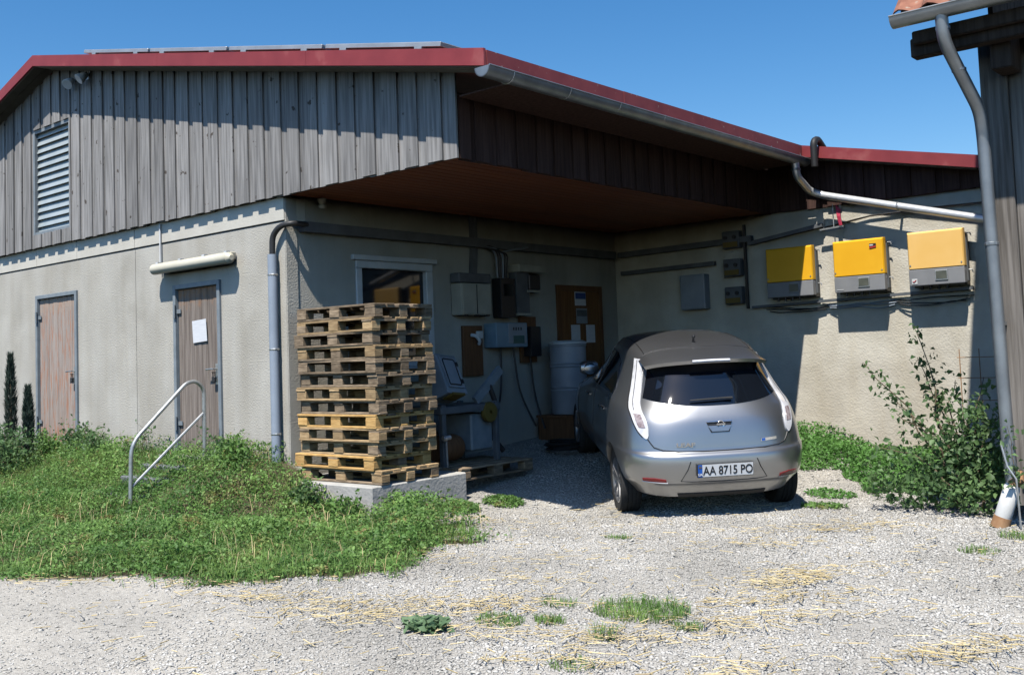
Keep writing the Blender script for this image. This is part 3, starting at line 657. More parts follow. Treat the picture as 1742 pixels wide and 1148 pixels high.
# drum on its low wooden base, in front of that door
bz = float(gz(.47,4.28))
t = thing('drum', 'tall white ribbed drum standing before the orange porch door', 'drum', (.47,4.28,bz+.34))
MB().lathe([(.0,.0),(.23,.0),(.245,.02),(.245,.30),(.255,.315),(.245,.33),(.245,.34),(.257,.355),(.245,.37),(.245,.62),(.257,.635),(.245,.65),(.245,.66),(.257,.675),(.245,.69),(.245,.90),(.255,.91),(.255,.93),(.23,.935),(.22,.92),(0,.92)],28).obj('shell', Mt['barrel'], t, smooth=True)
MB().lathe([(.255,.935),(.262,.945),(.262,.96),(.20,.985),(0,.985)],28).obj('lid', Mt['white'], t, smooth=True)
t2 = thing('wooden_skid', 'low brown wooden skid under the white drum', 'skid', (.47,4.28,bz))
for y in (-.22,0,.22): MB().box((0,y,.15),(.7,.1,.30)).obj('bearer', Mt['brown'], t2, bevel=.004)
MB().box((0,0,.318),(.7,.6,.034)).obj('deck', Mt['brown'], t2)
# machine behind the pallets
mz = float(gz(.6,1.9))
t = thing('feeding_machine', 'grey machine with a tilted control cabinet behind the pallets', 'machine', (.74,1.60,mz))
for x in (-.28,.28):
    for y in (-.32,.55): MB().box((x,y,.42),(.06,.06,.84)).obj('leg', Mt['tray'], t, bevel=.004)
MB().box((0,.1,.78),(.66,.98,.08)).obj('table', Mt['tray'], t, bevel=.006)
MB().box((0,.35,.50),(.5,.36,.42)).obj('body', Mt['frame'], t, bevel=.02)
MB().lathe([(0,-.18),(.13,-.18),(.15,-.12),(.15,.12),(.13,.18),(0,.18)],18,(.1,-.1,.35),'y').obj('motor', Mt['brown'], t, smooth=True)
MB().lathe([(.02,-.03),(.11,-.03),(.12,0),(.11,.03),(.02,.03)],18,(.32,.40,.72),'x').obj('handwheel', Mt['yel'], t, smooth=True)
MB().tube(bend([(.2,.55,1.02),(.25,.62,.75),(.2,.5,.5),(.25,.7,.25)],.1),.03,8).obj('hose', Mt['black'], t, smooth=True)
MB().bar((.2,.3,.85),(.2,.75,1.2),.05,.10).obj('arm', Mt['frame'], t)
cbx = MB().box((0,0,0),(.30,.42,.52)).obj('control_cabinet', Mt['greybox'], t, bevel=.012, seg=2)
cbx.matrix_local = Matrix.Translation((.10,-.12,1.12)) @ Euler((R(-6),R(-24),R(12))).to_matrix().to_4x4() @ Matrix.Scale(.92,4)
MB().box((.156,0,.02),(.012,.34,.42)).obj('cabinet_door', Mt['greybox'], cbx, bevel=.02, seg=2)
pr_ = [(.164,-.125,-.15),(.164,.125,-.15),(.164,.125,.19),(.164,-.125,.19),(.164,-.125,-.15)]
MB().tube(bend(pr_,.04),.009,6).obj('seal', Mt['black'], cbx)
MB().box((.17,.15,.13),(.02,.03,.05)).box((.17,.15,-.10),(.02,.03,.05)).obj('latch', Mt['dark'], cbx)
MB().box((.08,0,-.268),(.16,.26,.03)).obj('warning_plate', Mt['yel'], cbx)

# ------------------------------------------------------------------ boxes and inverters on the inverter wall
t = thing('wall_box', 'plain pale grey box on the shaded wall above the car', 'electrical box', (1.42,D-.08,2.25))
MB().box((0,0,0),(.40,.15,.50)).obj('housing', Mt['greybox'], t, bevel=.012, seg=2)
MB().box((0,-.08,0),(.36,.012,.46)).obj('cover', Mt['greybox'], t, bevel=.004)
for i, nm in enumerate(('top', 'middle', 'bottom')):
    t = thing('isolator_box', 'dark isolator box with yellow base, %s of the column behind the car' % nm, 'electrical box', (2.05,D-.07,2.94-i*.39), group='isolator boxes')
    MB().box((0,0,0),(.26,.12,.24)).obj('housing', Mt['tray'], t, bevel=.01)
    MB().box((0,-.065,-.07),(.22,.02,.07)).obj('terminal', Mt['yel'], t)
    for x in (-.07,.07): MB().tube([(x,-.07,.03),(x,-.09,.03)],.028,10).obj('knob', Mt['dark'], t)
    MB().box((.18,.02,.0),(.03,.04,.39)).obj('side_duct', Mt['dark'], t)
def inverter(label, x, z, cover, emblem):
    t = thing('inverter', label, 'inverter', (x,D-.05,z), (R(0),0,0), 'solar inverters on the wall')
    W_, H1, H2, dp_ = .655, .46, .20, .205
    MB().span((-W_/2+.02,-.09,-.02),(W_/2-.02,.045,H1+H2-.04)).obj('back_housing', Mt['dark'], t, bevel=.008)
    # yellow cover, front face leaning back towards the top edge
    P = []
    for y, z0_, z1_, ins in ((-.105,H2+.004,H1+H2,0),(-dp_+.02,H2+.004,H1+H2-.004,.0),(-dp_,H2+.004,H1+H2-.022,.014)):
        P += [(-W_/2+ins,y,z0_),(W_/2-ins,y,z0_),(W_/2-ins,y,z1_),(-W_/2+ins,y,z1_)]
    F = [(8,9,10,11),(3,2,1,0)]
    for k in (0, 4):
        for j in range(4): F.append((k+j,k+(j+1)%4,k+4+(j+1)%4,k+4+j))
    MB().add(P, F).obj('cover', cover, t, bevel=.006, seg=2)
    lo = MB().span((-W_/2+.002,-dp_+.004,0),(W_/2-.002,-.105,H2)).obj('lower_cover', Mt['invgrey'], t, bevel=.010, seg=2)
    MB().box((.06,-dp_+.001,.11),(.15,.012,.125)).obj('display_frame', Mt['galv'] if emblem else Mt['invgrey'], lo, bevel=.004)
    MB().box((.06,-dp_-.006,.115),(.125,.006,.095)).obj('display', mat('lcd', (.07,.075,.06), (.11,.115,.09), ns=9, rough=.3), lo)
    for a in (-1, 1): MB().lathe([(0,-.004),(.009,-.004),(.009,.004)],8,(a*(W_/2-.028),-dp_-.002,H2+.05),'y').obj('screw', Mt['galv'], t)
    if emblem == 1:
        e = MB().box((.20,-dp_-.003,H1+H2-.10),(.085,.005,.055)).obj('emblem', Mt['ink'], t)
        MB().box((.20,-dp_-.007,H1+H2-.118),(.083,.003,.018),(0,R(-8),0)).obj('red_stripe', Mt['redp'], e)
        MB().box((.185,-dp_-.007,H1+H2-.092),(.045,.003,.016)).obj('white_mark', Mt['white'], e)
        MB().box((-.25,-dp_+.001,.035),(.09,.004,.008)).obj('type_mark', Mt['white'], lo)
    if emblem == 2:
        e = MB().box((-.26,-dp_+.001,.055),(.065,.004,.065)).obj('sticker', Mt['white'], lo)
        MB().tube([(-.28,-dp_-.003,.055),(-.265,-dp_-.003,.045),(-.24,-dp_-.003,.07)],.006,5).obj('tick_mark', Mt['redp'], lo)
    MB().box((W_/2-.006,-.045,(H1+H2)/2-.02),(.018,.07,H1+H2-.10)).obj('cooling_grille', Mt['tray'], t)
    for z_ in (.16,.60): MB().tube([(W_/2,-.05,z_),(W_/2+.04,-.05,z_),(W_/2+.05,-.05,z_-.03)],.008,6).obj('clip', Mt['galv'], t)
    for k in range(4): MB().tube([(-.2+k*.1,-.13,.0),(-.2+k*.1,-.13,-.05)],.014,8).obj('gland', Mt['dark'], t)
    return t
inverter('yellow inverter half in porch shadow, nearest the car', 2.955, 2.08, Mt['yellow'], 0)
inverter('bright yellow inverter with a small red and black emblem, middle of three', 3.895, 2.085, Mt['yellow'], 1)
inverter('faded peach-yellow inverter nearest the barn', 4.845, 2.10, Mt['peach'], 2)
for k, (x0_, x1_) in enumerate(((2.45,3.45),(3.3,4.35),(4.2,5.2))):
    mb = MB()
    for j in range(3):
        z = 1.97-j*.03; mb.tube(bend([(x0_+.05*j,D-.04,z),(x0_+.25,D-.05-.01*j,z-random.uniform(0,.05)),(x0_+.5,D-.06,z-random.uniform(-.01,.06)),(x0_+.75,D-.05,z-random.uniform(0,.06)),(x1_-.05*j,D-.04,z-.01)],.1),.007,5)
    tag(mb.obj('inverter_cables', Mt['cable'] if k != 1 else Mt['pvc'], smooth=True), ('cables sagging below the half-shaded inverter', 'cables sagging below the middle inverter', 'cables sagging below the peach inverter')[k], 'cables')
t = thing('cable_ladder', 'small steel cable bracket with red cables above the inverters', 'cable bracket', (3.58,D-.12,2.93))
MB().bar((-.22,0,.0),(.10,0,.02),.03,.02).bar((-.20,.08,.0),(-.20,.08,.16),.02,.02).obj('bracket', Mt['galv'], t)
for x in (-.03,.07): MB().tube([(x,.0,.0),(x-.01,.02,.32)],.007,6).obj('rod', Mt['galv'], t)
for i in range(4): MB().tube([(.02+.018*i,-.01,.30-.02*i),(.04+.01*i,-.03,.15),(.06+.008*i,-.02,.03)],.010,6).obj('red_cable', Mt['pink'], t)
tag(MB().tube([(3.35,D-.03,2.96),(4.0,D-.03,3.05),(4.8,D-.03,3.06),(5.4,D-.03,3.05)],.012,6).obj('wall_cable', Mt['cable'], smooth=True), 'thin black cable clipped along the lit wall above the inverters', 'cable')

# ------------------------------------------------------------------ car (u right, v forward from the rear, w up)
CA, CT = R(135.2), R(7.2)
car = bpy.data.objects.new('parked_car', None); col.objects.link(car)
tag(car, 'grey metallic electric hatchback parked nose-in under the porch', 'car')
fw = Vector((math.cos(CA)*math.cos(CT), math.sin(CA)*math.cos(CT), math.sin(CT))); rt = Vector((math.sin(CA), -math.cos(CA), 0)); up = rt.cross(fw)
CROLL = R(.8); rt, up = rt*math.cos(CROLL)+up*math.sin(CROLL), up*math.cos(CROLL)-rt*math.sin(CROLL)
m = Matrix.Identity(4)
for i in range(3): m[i][0] = rt[i]; m[i][1] = fw[i]; m[i][2] = up[i]; m[i][3] = (4.15,1.80,-.165)[i]
car.matrix_world = m
def spl(xs, ys):
    xs, ys = np.array(xs, float), np.array(ys, float); d = np.diff(ys)/np.diff(xs); t = np.zeros(len(xs)); t[0], t[-1] = d[0], d[-1]
    for i in range(1, len(xs)-1): t[i] = 0 if d[i-1]*d[i] <= 0 else 2*d[i-1]*d[i]/(d[i-1]+d[i])
    def f(x):
        x = np.clip(x, xs[0], xs[-1]); i = np.clip(np.searchsorted(xs, x)-1, 0, len(xs)-2); h = xs[i+1]-xs[i]; s = (x-xs[i])/h
        return (2*s**3-3*s**2+1)*ys[i]+(s**3-2*s**2+s)*h*t[i]+(-2*s**3+3*s**2)*ys[i+1]+(s**3-s**2)*h*t[i+1]
    return f
wl = [.22,.30,.345,.37,.44,.52,.58,.625,.655,.72,.82,.92,1.00,1.07,1.16,1.28,1.38,1.44,1.485,1.525,1.565,1.595,1.605]
fb = spl(wl, [.78,.84,.875,.885,.903,.915,.918,.918,.916,.913,.905,.890,.870,.830,.780,.725,.685,.665,.645,.605,.51,.33,.03])
fr_ = spl(wl, [.12,.075,.045,.012,.0,-.005,.0,.015,.055,.075,.105,.145,.195,.250,.315,.395,.465,.51,.60,.78,1.05,1.42,1.62])
ff = spl(wl, [4.33,4.40,4.42,4.43,4.44,4.44,4.43,4.42,4.40,4.34,4.15,3.75,3.40,3.22,3.05,2.83,2.64,2.52,2.40,2.28,2.10,1.88,1.70])
fn = spl([.2,.6,.9,1.0,1.15,1.4,1.56], [3.7,3.7,3.4,3.2,3.0,2.9,2.4])
def params(w_):
    b_, r_, f_ = fb(w_), fr_(w_), ff(w_); L_ = f_-r_
    return b_, r_, f_, np.minimum(.95, L_*.5), np.minimum(1.55, L_*.5), fn(w_)
def Vr(q, w_):                              # rear surface point at lateral fraction q
    b_, r_, f_, a, af, n_ = params(w_); return np.array([q*b_, r_+a-a*(1-np.minimum(abs(q),1)**n_)**(1/n_), w_])
def Us(v, w_, sgn=-1):                      # side surface point at length v
    b_, r_, f_, a, af, n_ = params(w_)
    if v < r_+a: u = b_*(max(1-((r_+a-v)/a)**n_, 0))**(1/n_)
    elif v > f_-af: u = b_*(max(1-((v-f_+af)/af)**2.4, 0))**(1/2.4)
    else: u = b_
    return np.array([sgn*u, v, w_])
lv_ = np.concatenate([np.linspace(.22,.60,16), np.linspace(.61,.70,10), np.linspace(.72,1.44,38), np.linspace(1.45,1.605,20)])
NA = 44; hv = []
for w_ in lv_:
    b_, r_, f_, a, af, n_ = params(w_)
    for k in range(NA+1):
        th = math.pi*k/NA; c, s = math.cos(th), math.sin(th)
        hv.append((b_*math.copysign(abs(c)**(2/n_), c), r_+a-a*abs(s)**(2/n_), w_))
    for k in range(1, 12): t_ = k/12; hv.append((-b_, r_+a+(f_-af-r_-a)*t_, w_))
    for k in range(NA+1):
        th = math.pi*k/NA; c, s = -math.cos(th), math.sin(th)
        hv.append((b_*math.copysign(abs(c)**(2/2.4), c), f_-af+af*abs(s)**(2/2.4), w_))
    for k in range(1, 12): t_ = k/12; hv.append((b_, f_-af+(r_+a-f_+af)*t_, w_))
RN = len(hv)//len(lv_); hf = [(i*RN+k, i*RN+(k+1) % RN, (i+1)*RN+(k+1) % RN, (i+1)*RN+k) for i in range(len(lv_)-1) for k in range(RN)]
hf += [tuple(range(RN-1,-1,-1)), tuple((len(lv_)-1)*RN+k for k in range(RN))]
me = bpy.data.meshes.new('body'); me.from_pydata(hv, [], hf); me.update()
bm = bmesh.new(); bm.from_mesh(me); bmesh.ops.remove_doubles(bm, verts=bm.verts, dist=1e-5); bmesh.ops.recalc_face_normals(bm, faces=bm.faces); bm.to_mesh(me); bm.free()
body = mk('body', me, Mt['paint'], car)
VW = (.80, 3.50); TR = .316
cut = MB()
for v in VW:
    for s in (-1, 1): cut.add([(s*x, v+.365*math.cos(2*math.pi*k/40), .262+.365*math.sin(2*math.pi*k/40)) for x in (.56,1.1) for k in range(40)],
        [tuple(range(40)), tuple(range(79,39,-1))]+[(k,40+k,40+(k+1)%40,(k+1)%40) for k in range(40)])
co = cut.obj('cutter', Mt['blackpl']); co.parent = car
md = body.modifiers.new('arches', 'BOOLEAN'); md.operation = 'DIFFERENCE'; md.solver = 'EXACT'; md.object = co
bpy.context.view_layer.update()
dg = bpy.context.evaluated_depsgraph_get(); nm = bpy.data.meshes.new_from_object(body.evaluated_get(dg))
body.modifiers.clear(); body.data = nm; nm.name = 'body'; bpy.data.objects.remove(co)
nm.shade_smooth(); nm.set_sharp_from_angle(angle=R(32))
def patch(name, P, nu, nv, d, mt, parent=car, th=.012, label=None):
    G = np.array([[P(i/nu, j/nv) for j in range(nv+1)] for i in range(nu+1)])
    du = np.gradient(G, axis=0); dv = np.gradient(G, axis=1); nn = np.cross(du, dv); nn /= np.linalg.norm(nn, axis=2, keepdims=True)+1e-9
    c = np.array([0,2.2,.7]); 
    if ((G-c)*nn).sum() < 0: nn = -nn
    A = G+nn*d; Bk = G-nn*th; m_ = nv+1; mb = MB(); N_ = (nu+1)*m_
    Fs = [(i*m_+j, i*m_+j+1, (i+1)*m_+j+1, (i+1)*m_+j) for i in range(nu) for j in range(nv)]
    ring = [i*m_ for i in range(nu+1)]+[nu*m_+j for j in range(1,nv+1)]+[i*m_+nv for i in range(nu-1,-1,-1)]+[j for j in range(nv-1,0,-1)]
    sk = [(ring[k], ring[(k+1) % len(ring)], N_+ring[(k+1) % len(ring)], N_+ring[k]) for k in range(len(ring))]
    mb.add(np.concatenate([A.reshape(-1,3), Bk.reshape(-1,3)]).tolist(), Fs+sk)
    return mb.obj(name, mt, parent, smooth=True, label=label)
def seam(name, path, r_=.004, mt=None, parent=None): return MB().tube([tuple(p) for p in path], r_, 6).obj(name, mt or Mt['blackpl'], parent or body, smooth=True)
# rear window, tail lamps, tailgate details
def glassP(s, t_):
    q = (2*s-1)*.80; lo = 1.045+.062*(abs(q)/.80)**2.2; hi = 1.425-.02*(q/.8)**2; return Vr(q, lo+(hi-lo)*t_)
rw = patch('rear_window', glassP, 36, 16, .004, Mt['carglass'])
MB().tube([tuple(Vr(q, 1.10-.02*abs(q-.1))+np.array([0,-.035,.01])) for q in np.linspace(-.30,.20,9)], [.006,.008,.009,.010,.010,.010,.010,.012,.014], 6).obj('wiper', Mt['blackpl'], rw, smooth=True)
Li = spl([.765,.80,.84,.90,.96,1.02,1.08,1.2,1.32,1.43], [.738,.722,.722,.737,.76,.79,.815,.832,.842,.85])
Lo = spl([.765,.80,.84,.90,.96,1.02,1.08,1.2,1.32,1.43], [.75,.79,.820,.850,.872,.895,.908,.917,.924,.927])
for sgn in (-1, 1):
    def lampP(s, t_, sgn=sgn):
        w_ = .768+t_*(1.432-.768); return Vr(sgn*(Li(w_)+(Lo(w_)-Li(w_))*s), w_)
    lo_ = patch('tail_lamp', lampP, 8, 44, .012, Mt['lamp'], label='clear %s tail lamp' % ('left' if sgn < 0 else 'right'))
    def inP(s, t_, sgn=sgn):
        w_ = .86+t_*.11; a, b_ = Li(w_), Lo(w_); return Vr(sgn*(a+(b_-a)*(.22+.56*s)), w_)
    patch('reflector', inP, 4, 10, .0155, Mt['lampr'], lo_, .004)
    def stP(s, t_, sgn=sgn):
        w_ = 1.0+t_*.42; a, b_ = Li(w_), Lo(w_); return Vr(sgn*(a+(b_-a)*(.62+.05*s)), w_)
    patch('divider', stP, 2, 20, .0145, Mt['blackpl'], lo_, .004)
    seam('lamp_seam', [Vr(sgn*(Lo(w_)+.012), w_)*1.0 for w_ in np.linspace(.78,1.43,30)], .006)
tg = [(-.735,.765),(-.71,.73),(-.68,.695),(-.60,.672),(-.45,.660),(-.2,.655),(0,.654),(.2,.655),(.45,.660),(.60,.672),(.68,.695),(.71,.73),(.735,.765)]
seam('tailgate_seam', [Vr(q, w_)+np.array([0,-.0005,0]) for q, w_ in tg], .006)
def hP(s, t_):
    hw = .085+.035*t_; return Vr((2*s-1)*hw/.88, .815+.095*t_)
hd = patch('handle_recess', hP, 10, 8, .006, Mt['blackpl'])
def hP2(s, t_):
    hw = .075+.035*t_; return Vr((2*s-1)*hw/.88, .822+.05*t_)
patch('handle_lip', hP2, 10, 4, .010, Mt['paint'], hd, .004)
MB().tube([tuple(Vr(q, .912)+np.array([0,-.016,0])) for q in np.linspace(-.135,.135,9)], .007, 6).obj('chrome_strip', Mt['chrome'], hd, smooth=True)
e0 = Vr(0, .888)
em = MB().lathe([(.026,-.004),(.034,-.008),(.034,.0),(.026,.0)],20,(e0[0]+.01,e0[1]-.014,e0[2]),'y').box((e0[0]+.01,e0[1]-.020,e0[2]),(.082,.008,.016)); em.obj('emblem', Mt['chrome'], car, smooth=True)
# spoiler
def roofz(u, v):
    a, b_ = 1.0, 1.6045
    for _ in range(30):
        c = (a+b_)/2
        bb, r_, f_, aa, af, n_ = params(c)
        if r_ < v < f_ and abs(Us(v, c)[0]) > abs(u): a = c
        else: b_ = c
    return a
def spP(s, t_):
    q = 2*s-1; u = q*.605; back = .345+.20*abs(q)**2.4; frt = .80+.04*abs(q)
    v = back+(frt-back)*t_; zb = 1.460-.045*q*q-.02*abs(q)**6; zf = roofz(u, frt)+.003
    return np.array([u, v, zb+(zf-zb)*t_**.85])
spo = patch('spoiler', spP, 30, 8, .004, Mt['paint'], car, .030)
bl = [spP(.5+.5*q, 0)+np.array([0,-.006,-.006]) for q in np.linspace(-.30,.30,9)]
MB().tube([tuple(p) for p in bl], .015, 8).obj('brake_lamp', Mt['lamp'], spo, smooth=True, label='pale high brake lamp')
seam('spoiler_seam', [spP(s, .98)+np.array([0,0,.006]) for s in np.linspace(.03,.97,20)], .004, Mt['blackpl'], spo)
az = roofz(0,1.0); ant = MB().tube([(0,1.0,az-.01),(0,.98,az+.05)], [.018,.008], 8).lathe([(0,-.02),(.014,-.014),(.02,0),(.014,.014),(0,.02)], 10, (0,.976,az+.06)); ant.obj('antenna', Mt['blackpl'], car, smooth=True)
for sgn in (-1, 1): seam('roof_seam', [(sgn*.54, v, roofz(.54, v)+.001) for v in np.linspace(.84,2.2,18)], .005)
# bumper: plate, recess lines, reflectors, lower valance
seam('plate_recess', [Vr(q/.88, w_)+np.array([0,-.001,0]) for q, w_ in ((-.30,.575),(-.33,.50),(-.40,.395),(-.3,.385),(0,.38),(.3,.385),(.40,.395),(.33,.50),(.30,.575))], .005)
pl = MB().box((0,-.024,.492),(.53,.014,.125)).obj('number_plate', Mt['blackpl'], car, bevel=.003)
MB().box((.022,-.0325,.492),(.476,.004,.112)).obj('plate_face', Mt['plate'], pl); MB().box((-.237,-.0325,.492),(.040,.004,.112)).obj('country_band', Mt['plateblue'], pl)
def text(s, size, mt, loc, parent, name, rot=(R(90),0,0), ex=.0015, sx=1.0):
    cu_ = bpy.data.curves.new(name, 'FONT'); cu_.body = s; cu_.size = size; cu_.extrude = ex; cu_.align_x = 'CENTER'; cu_.align_y = 'CENTER'; cu_.offset = .0012
    o = bpy.data.objects.new(name, cu_); col.objects.link(o); bpy.context.view_layer.update()
    me_ = bpy.data.meshes.new_from_object(o.evaluated_get(bpy.context.evaluated_depsgraph_get())); bpy.data.objects.remove(o)
    q = mk(name, me_, mt, parent); q.location = loc; q.rotation_euler = rot; q.scale = (sx,1,1); return q
text('AA 8715 PO', .112, Mt['ink'], (.024,-.036,.489), pl, 'plate_lettering', sx=.80)
text('UA', .030, Mt['plate'], (-.237,-.036,.457), pl, 'country_lettering'); MB().box((-.237,-.036,.525),(.026,.003,.010)).obj('flag_stripe', Mt['yel'], pl)
MB().box((-.237,-.0358,.535),(.026,.003,.010)).obj('flag_stripe', Mt['blue'], pl)
p = Vr(-.37, .715); text('LEAF', .055, Mt['chrome'], (p[0],p[1]-.008,p[2]), car, 'model_lettering', rot=(R(84),0,R(-7)), ex=.002, sx=1.5)
p = Vr(.50, .73); bd = MB().box((0,0,0),(.16,.006,.026)).obj('badge', Mt['chrome'], car); bd.location = (p[0],p[1]-.004,p[2]); bd.rotation_euler = (R(-6),R(-3),R(11))
MB().box((-.055,-.004,0),(.035,.004,.022)).obj('badge_mark', Mt['plateblue'], bd)
for sgn in (-1, 1):
    def rfP(s, t_, sgn=sgn): return Vr(sgn*(.60+.22*s), .385+.006*s+(.036-.010*abs(2*s-1))*t_)
    patch('bumper_reflector', rfP, 10, 4, .006, Mt['reflector'])
    seam('bumper_lip', [Vr(sgn*(.59+.24*s), .376+.007*s)+np.array([0,-.004,0]) for s in np.linspace(0,1,8)], .006, Mt['paint'])
vp = patch('valance', lambda s, t_: Vr((2*s-1)*.52, .222+t_*.034), 20, 4, .008, Mt['blackpl'])
MB().box((0,2.2,.24),(1.1,3.7,.10)).obj('underbody', Mt['blackpl'], car)
# side windows, door seams, handles, mirrors
for sgn in (-1, 1):
    def w1(s, t_, sgn=sgn):
        v = 1.05+.80*s; lo = 1.065-.02*s; hi = 1.30+.13*min(1, s*1.7); return Us(v, lo+(hi-lo)*t_*(.25+.75*min(1, s*4)), sgn)
    def w2(s, t_, sgn=sgn):
        v = 1.91+1.0*s; lo = 1.045-.02*s; hi = 1.43-.03*s-.33*max(0, s-.35)/.65; return Us(v, lo+(hi-lo)*t_, sgn)
    patch('side_window', w1, 16, 8, .004, Mt['carglass']); patch('side_window', w2, 18, 8, .004, Mt['carglass'])
    for v, z0_, z1_ in ((1.88,.35,1.40),(2.98,.35,1.02)): seam('door_seam', [Us(v, w_, sgn) for w_ in np.linspace(z0_,z1_,16)], .004)
    seam('door_seam', [Us(1.02+.15*math.sin((w_-.62)*3), w_, sgn) for w_ in np.linspace(.66,1.05,10)], .004)
    seam('sill_seam', [Us(v, .35, sgn) for v in np.linspace(1.25,3.05,20)], .005)
    for v in (1.28,2.2):
        a = Us(v,.90,sgn); MB().tube([tuple(a+np.array([sgn*.01,-.10,0])),tuple(a+np.array([sgn*.035,-.07,.005])),tuple(a+np.array([sgn*.035,.07,.005])),tuple(a+np.array([sgn*.01,.10,0]))],.013,8).obj('door_handle', Mt['chrome'], car, smooth=True)
    mv = Us(2.88,1.05,sgn)
    mr_ = MB(); 
    for i in range(0): pass
    pr2 = [(.0,-.11),(.055,-.105),(.075,-.06),(.082,0),(.078,.06),(.055,.10),(.0,.115)]
    mo = MB().lathe(pr2, 16, (0,0,0), 'x').obj('mirror', Mt['paint'], car, smooth=True); mo.location = (sgn*(abs(mv[0])+.155), 2.86, 1.09); mo.scale = (1,.9,1.05)
    MB().lathe([(0,-.006),(.068,-.006),(.068,.0)], 18, (0,-.066,0), 'y').obj('mirror_glass', Mt['carglass'], mo)
    MB().bar((-sgn*.16,.02,-.05),(0,.02,-.03),.05,.03).obj('mirror_arm', Mt['blackpl'], mo)
def wsP(s, t_):
    q = (2*s-1)*.80; w_ = 1.03+.41*t_; b_, r_, f_, a, af, n_ = params(w_); return np.array([q*b_, f_-af+af*(1-abs(q)**2.4)**(1/2.4), w_])
patch('windscreen', wsP, 20, 10, .004, Mt['carglass'])
for sgn in (-1, 1):
    def hlP(s, t_, sgn=sgn):
        q = sgn*(.55+.36*s); w_ = .66+.12*t_+.10*s; b_, r_, f_, a, af, n_ = params(w_); return np.array([q*b_, f_-af+af*(1-abs(q)**2.4)**(1/2.4), w_])
    patch('headlight', hlP, 10, 6, .008, Mt['lamp'])
# wheels
tyre = MB().lathe([(.215,-.09),(.26,-.103),(.296,-.100),(.311,-.085),(.316,-.06),(.316,-.042),(.309,-.040),(.309,-.032),(.316,-.030),(.316,-.004),(.309,-.002),(.309,.006),(.316,.008),(.316,.034),(.309,.036),(.309,.044),(.316,.046),(.316,.06),(.311,.085),(.296,.100),(.26,.103),(.215,.09),(.20,.0),(.215,-.09)], 44, (0,0,0), 'x').mesh('tyre', smooth=True); tyre.materials.append(Mt['rubber'])
rim = MB().lathe([(.222,-.092),(.212,-.096),(.200,-.085),(.195,.0),(.195,.06)], 40, (0,0,0), 'x')
for k in range(5):
    for o_ in (-.16,.16):
        a = 2*math.pi*k/5+o_; c, s = math.cos(a), math.sin(a); a2 = 2*math.pi*k/5+o_*.55; rim.bar((-.066,.035*math.cos(a2),.035*math.sin(a2)),(-.082,.205*c,.205*s),.030,.028,up=(1,0,0))
rim.lathe([(0,-.078),(.03,-.078),(.05,-.066),(.055,-.04),(0,-.03)], 20, (0,0,0), 'x')
rim = rim.mesh('rim', smooth=True, bevel=0); rim.materials.append(Mt['rim'])
hub = MB().lathe([(.0,-.02),(.14,-.02),(.14,.02),(0,.02)], 24, (0,0,0), 'x').mesh('brake_disc', smooth=True); hub.materials.append(Mt['tray'])
for v in VW:
    for s in (-1, 1):
        wh = mk('wheel', tyre, None, car); wh.location = (s*.775, v, .245); wh.rotation_euler = (.4*v, 0, math.pi if s > 0 else 0)
        mk('rim', rim, None, wh); mk('brake_disc', hub, None, wh)

# ------------------------------------------------------------------ vegetation
def leaf_tris(P, Nrm, T, L_, W_, fold=.25):
    """diamond leaves: base, two sides, tip, each folded along the rib"""
    S_ = np.cross(Nrm, T); S_ /= np.linalg.norm(S_, axis=1, keepdims=True)+1e-9
    L_ = L_[:, None]; W_ = W_[:, None]
    b_ = P; tip = P+T*L_-Nrm*L_*.15; m1 = P+T*L_*.45+S_*W_*.5+Nrm*W_*fold; m2 = P+T*L_*.45-S_*W_*.5+Nrm*W_*fold; c_ = P+T*L_*.5
    V_ = np.stack([b_, m1, tip, m2, c_], 1).reshape(-1, 3); n_ = len(P); o_ = np.arange(n_)[:, None]*5
    F_ = np.concatenate([o_+np.array([[0,1,4]]), o_+np.array([[1,2,4]]), o_+np.array([[4,2,3]]), o_+np.array([[0,4,3]])])
    return V_, F_
def rdir(n_, zlo, zhi):
    z = rng.uniform(zlo, zhi, n_); a = rng.uniform(0, 2*np.pi, n_); r_ = np.sqrt(1-z*z); return np.stack([r_*np.cos(a), r_*np.sin(a), z], 1)
def perp(Nn):
    a = rdir(len(Nn), -1, 1); a -= Nn*(a*Nn).sum(1, keepdims=True); return a/(np.linalg.norm(a, axis=1, keepdims=True)+1e-9)
def blades(P, H_, W_, lean):
    n_ = len(P); d_ = rdir(n_, -.2, .2); d_[:, 2] = 0; d_ /= np.linalg.norm(d_, axis=1, keepdims=True)+1e-9
    s_ = np.stack([-d_[:,1], d_[:,0], np.zeros(n_)], 1); H_ = H_[:, None]; W_ = W_[:, None]; le = lean[:, None]
    b1 = P-s_*W_/2; b2 = P+s_*W_/2; mid = P+np.array([0,0,1])*H_*.62+d_*H_*le*.35
    m1 = mid-s_*W_*.4; m2 = mid+s_*W_*.4; tp = P+np.array([0,0,1])*H_*(1-.35*le)+d_*H_*le
    V_ = np.stack([b1,b2,m2,m1,tp], 1).reshape(-1, 3); o_ = np.arange(n_)[:, None]*5
    return V_, np.concatenate([o_+np.array([[0,1,2]]), o_+np.array([[0,2,3]]), o_+np.array([[3,2,4]])])
def onbank(n_):
    x = rng.uniform(-9, 3.7, n_); y = -rng.uniform(-.4, 7.2, n_); wx, wy = wob(x, y); k = inpoly(wx+rng.normal(0,.11,n_), wy+rng.normal(0,.11,n_), BANK) & ~((x > -.02) & (x < 1.48) & (y > -.17))
    k &= (np.hypot(x-8.9, y+6.66) < 16) & ~((y > -.01) & (x < .0))
    return x[k], y[k]
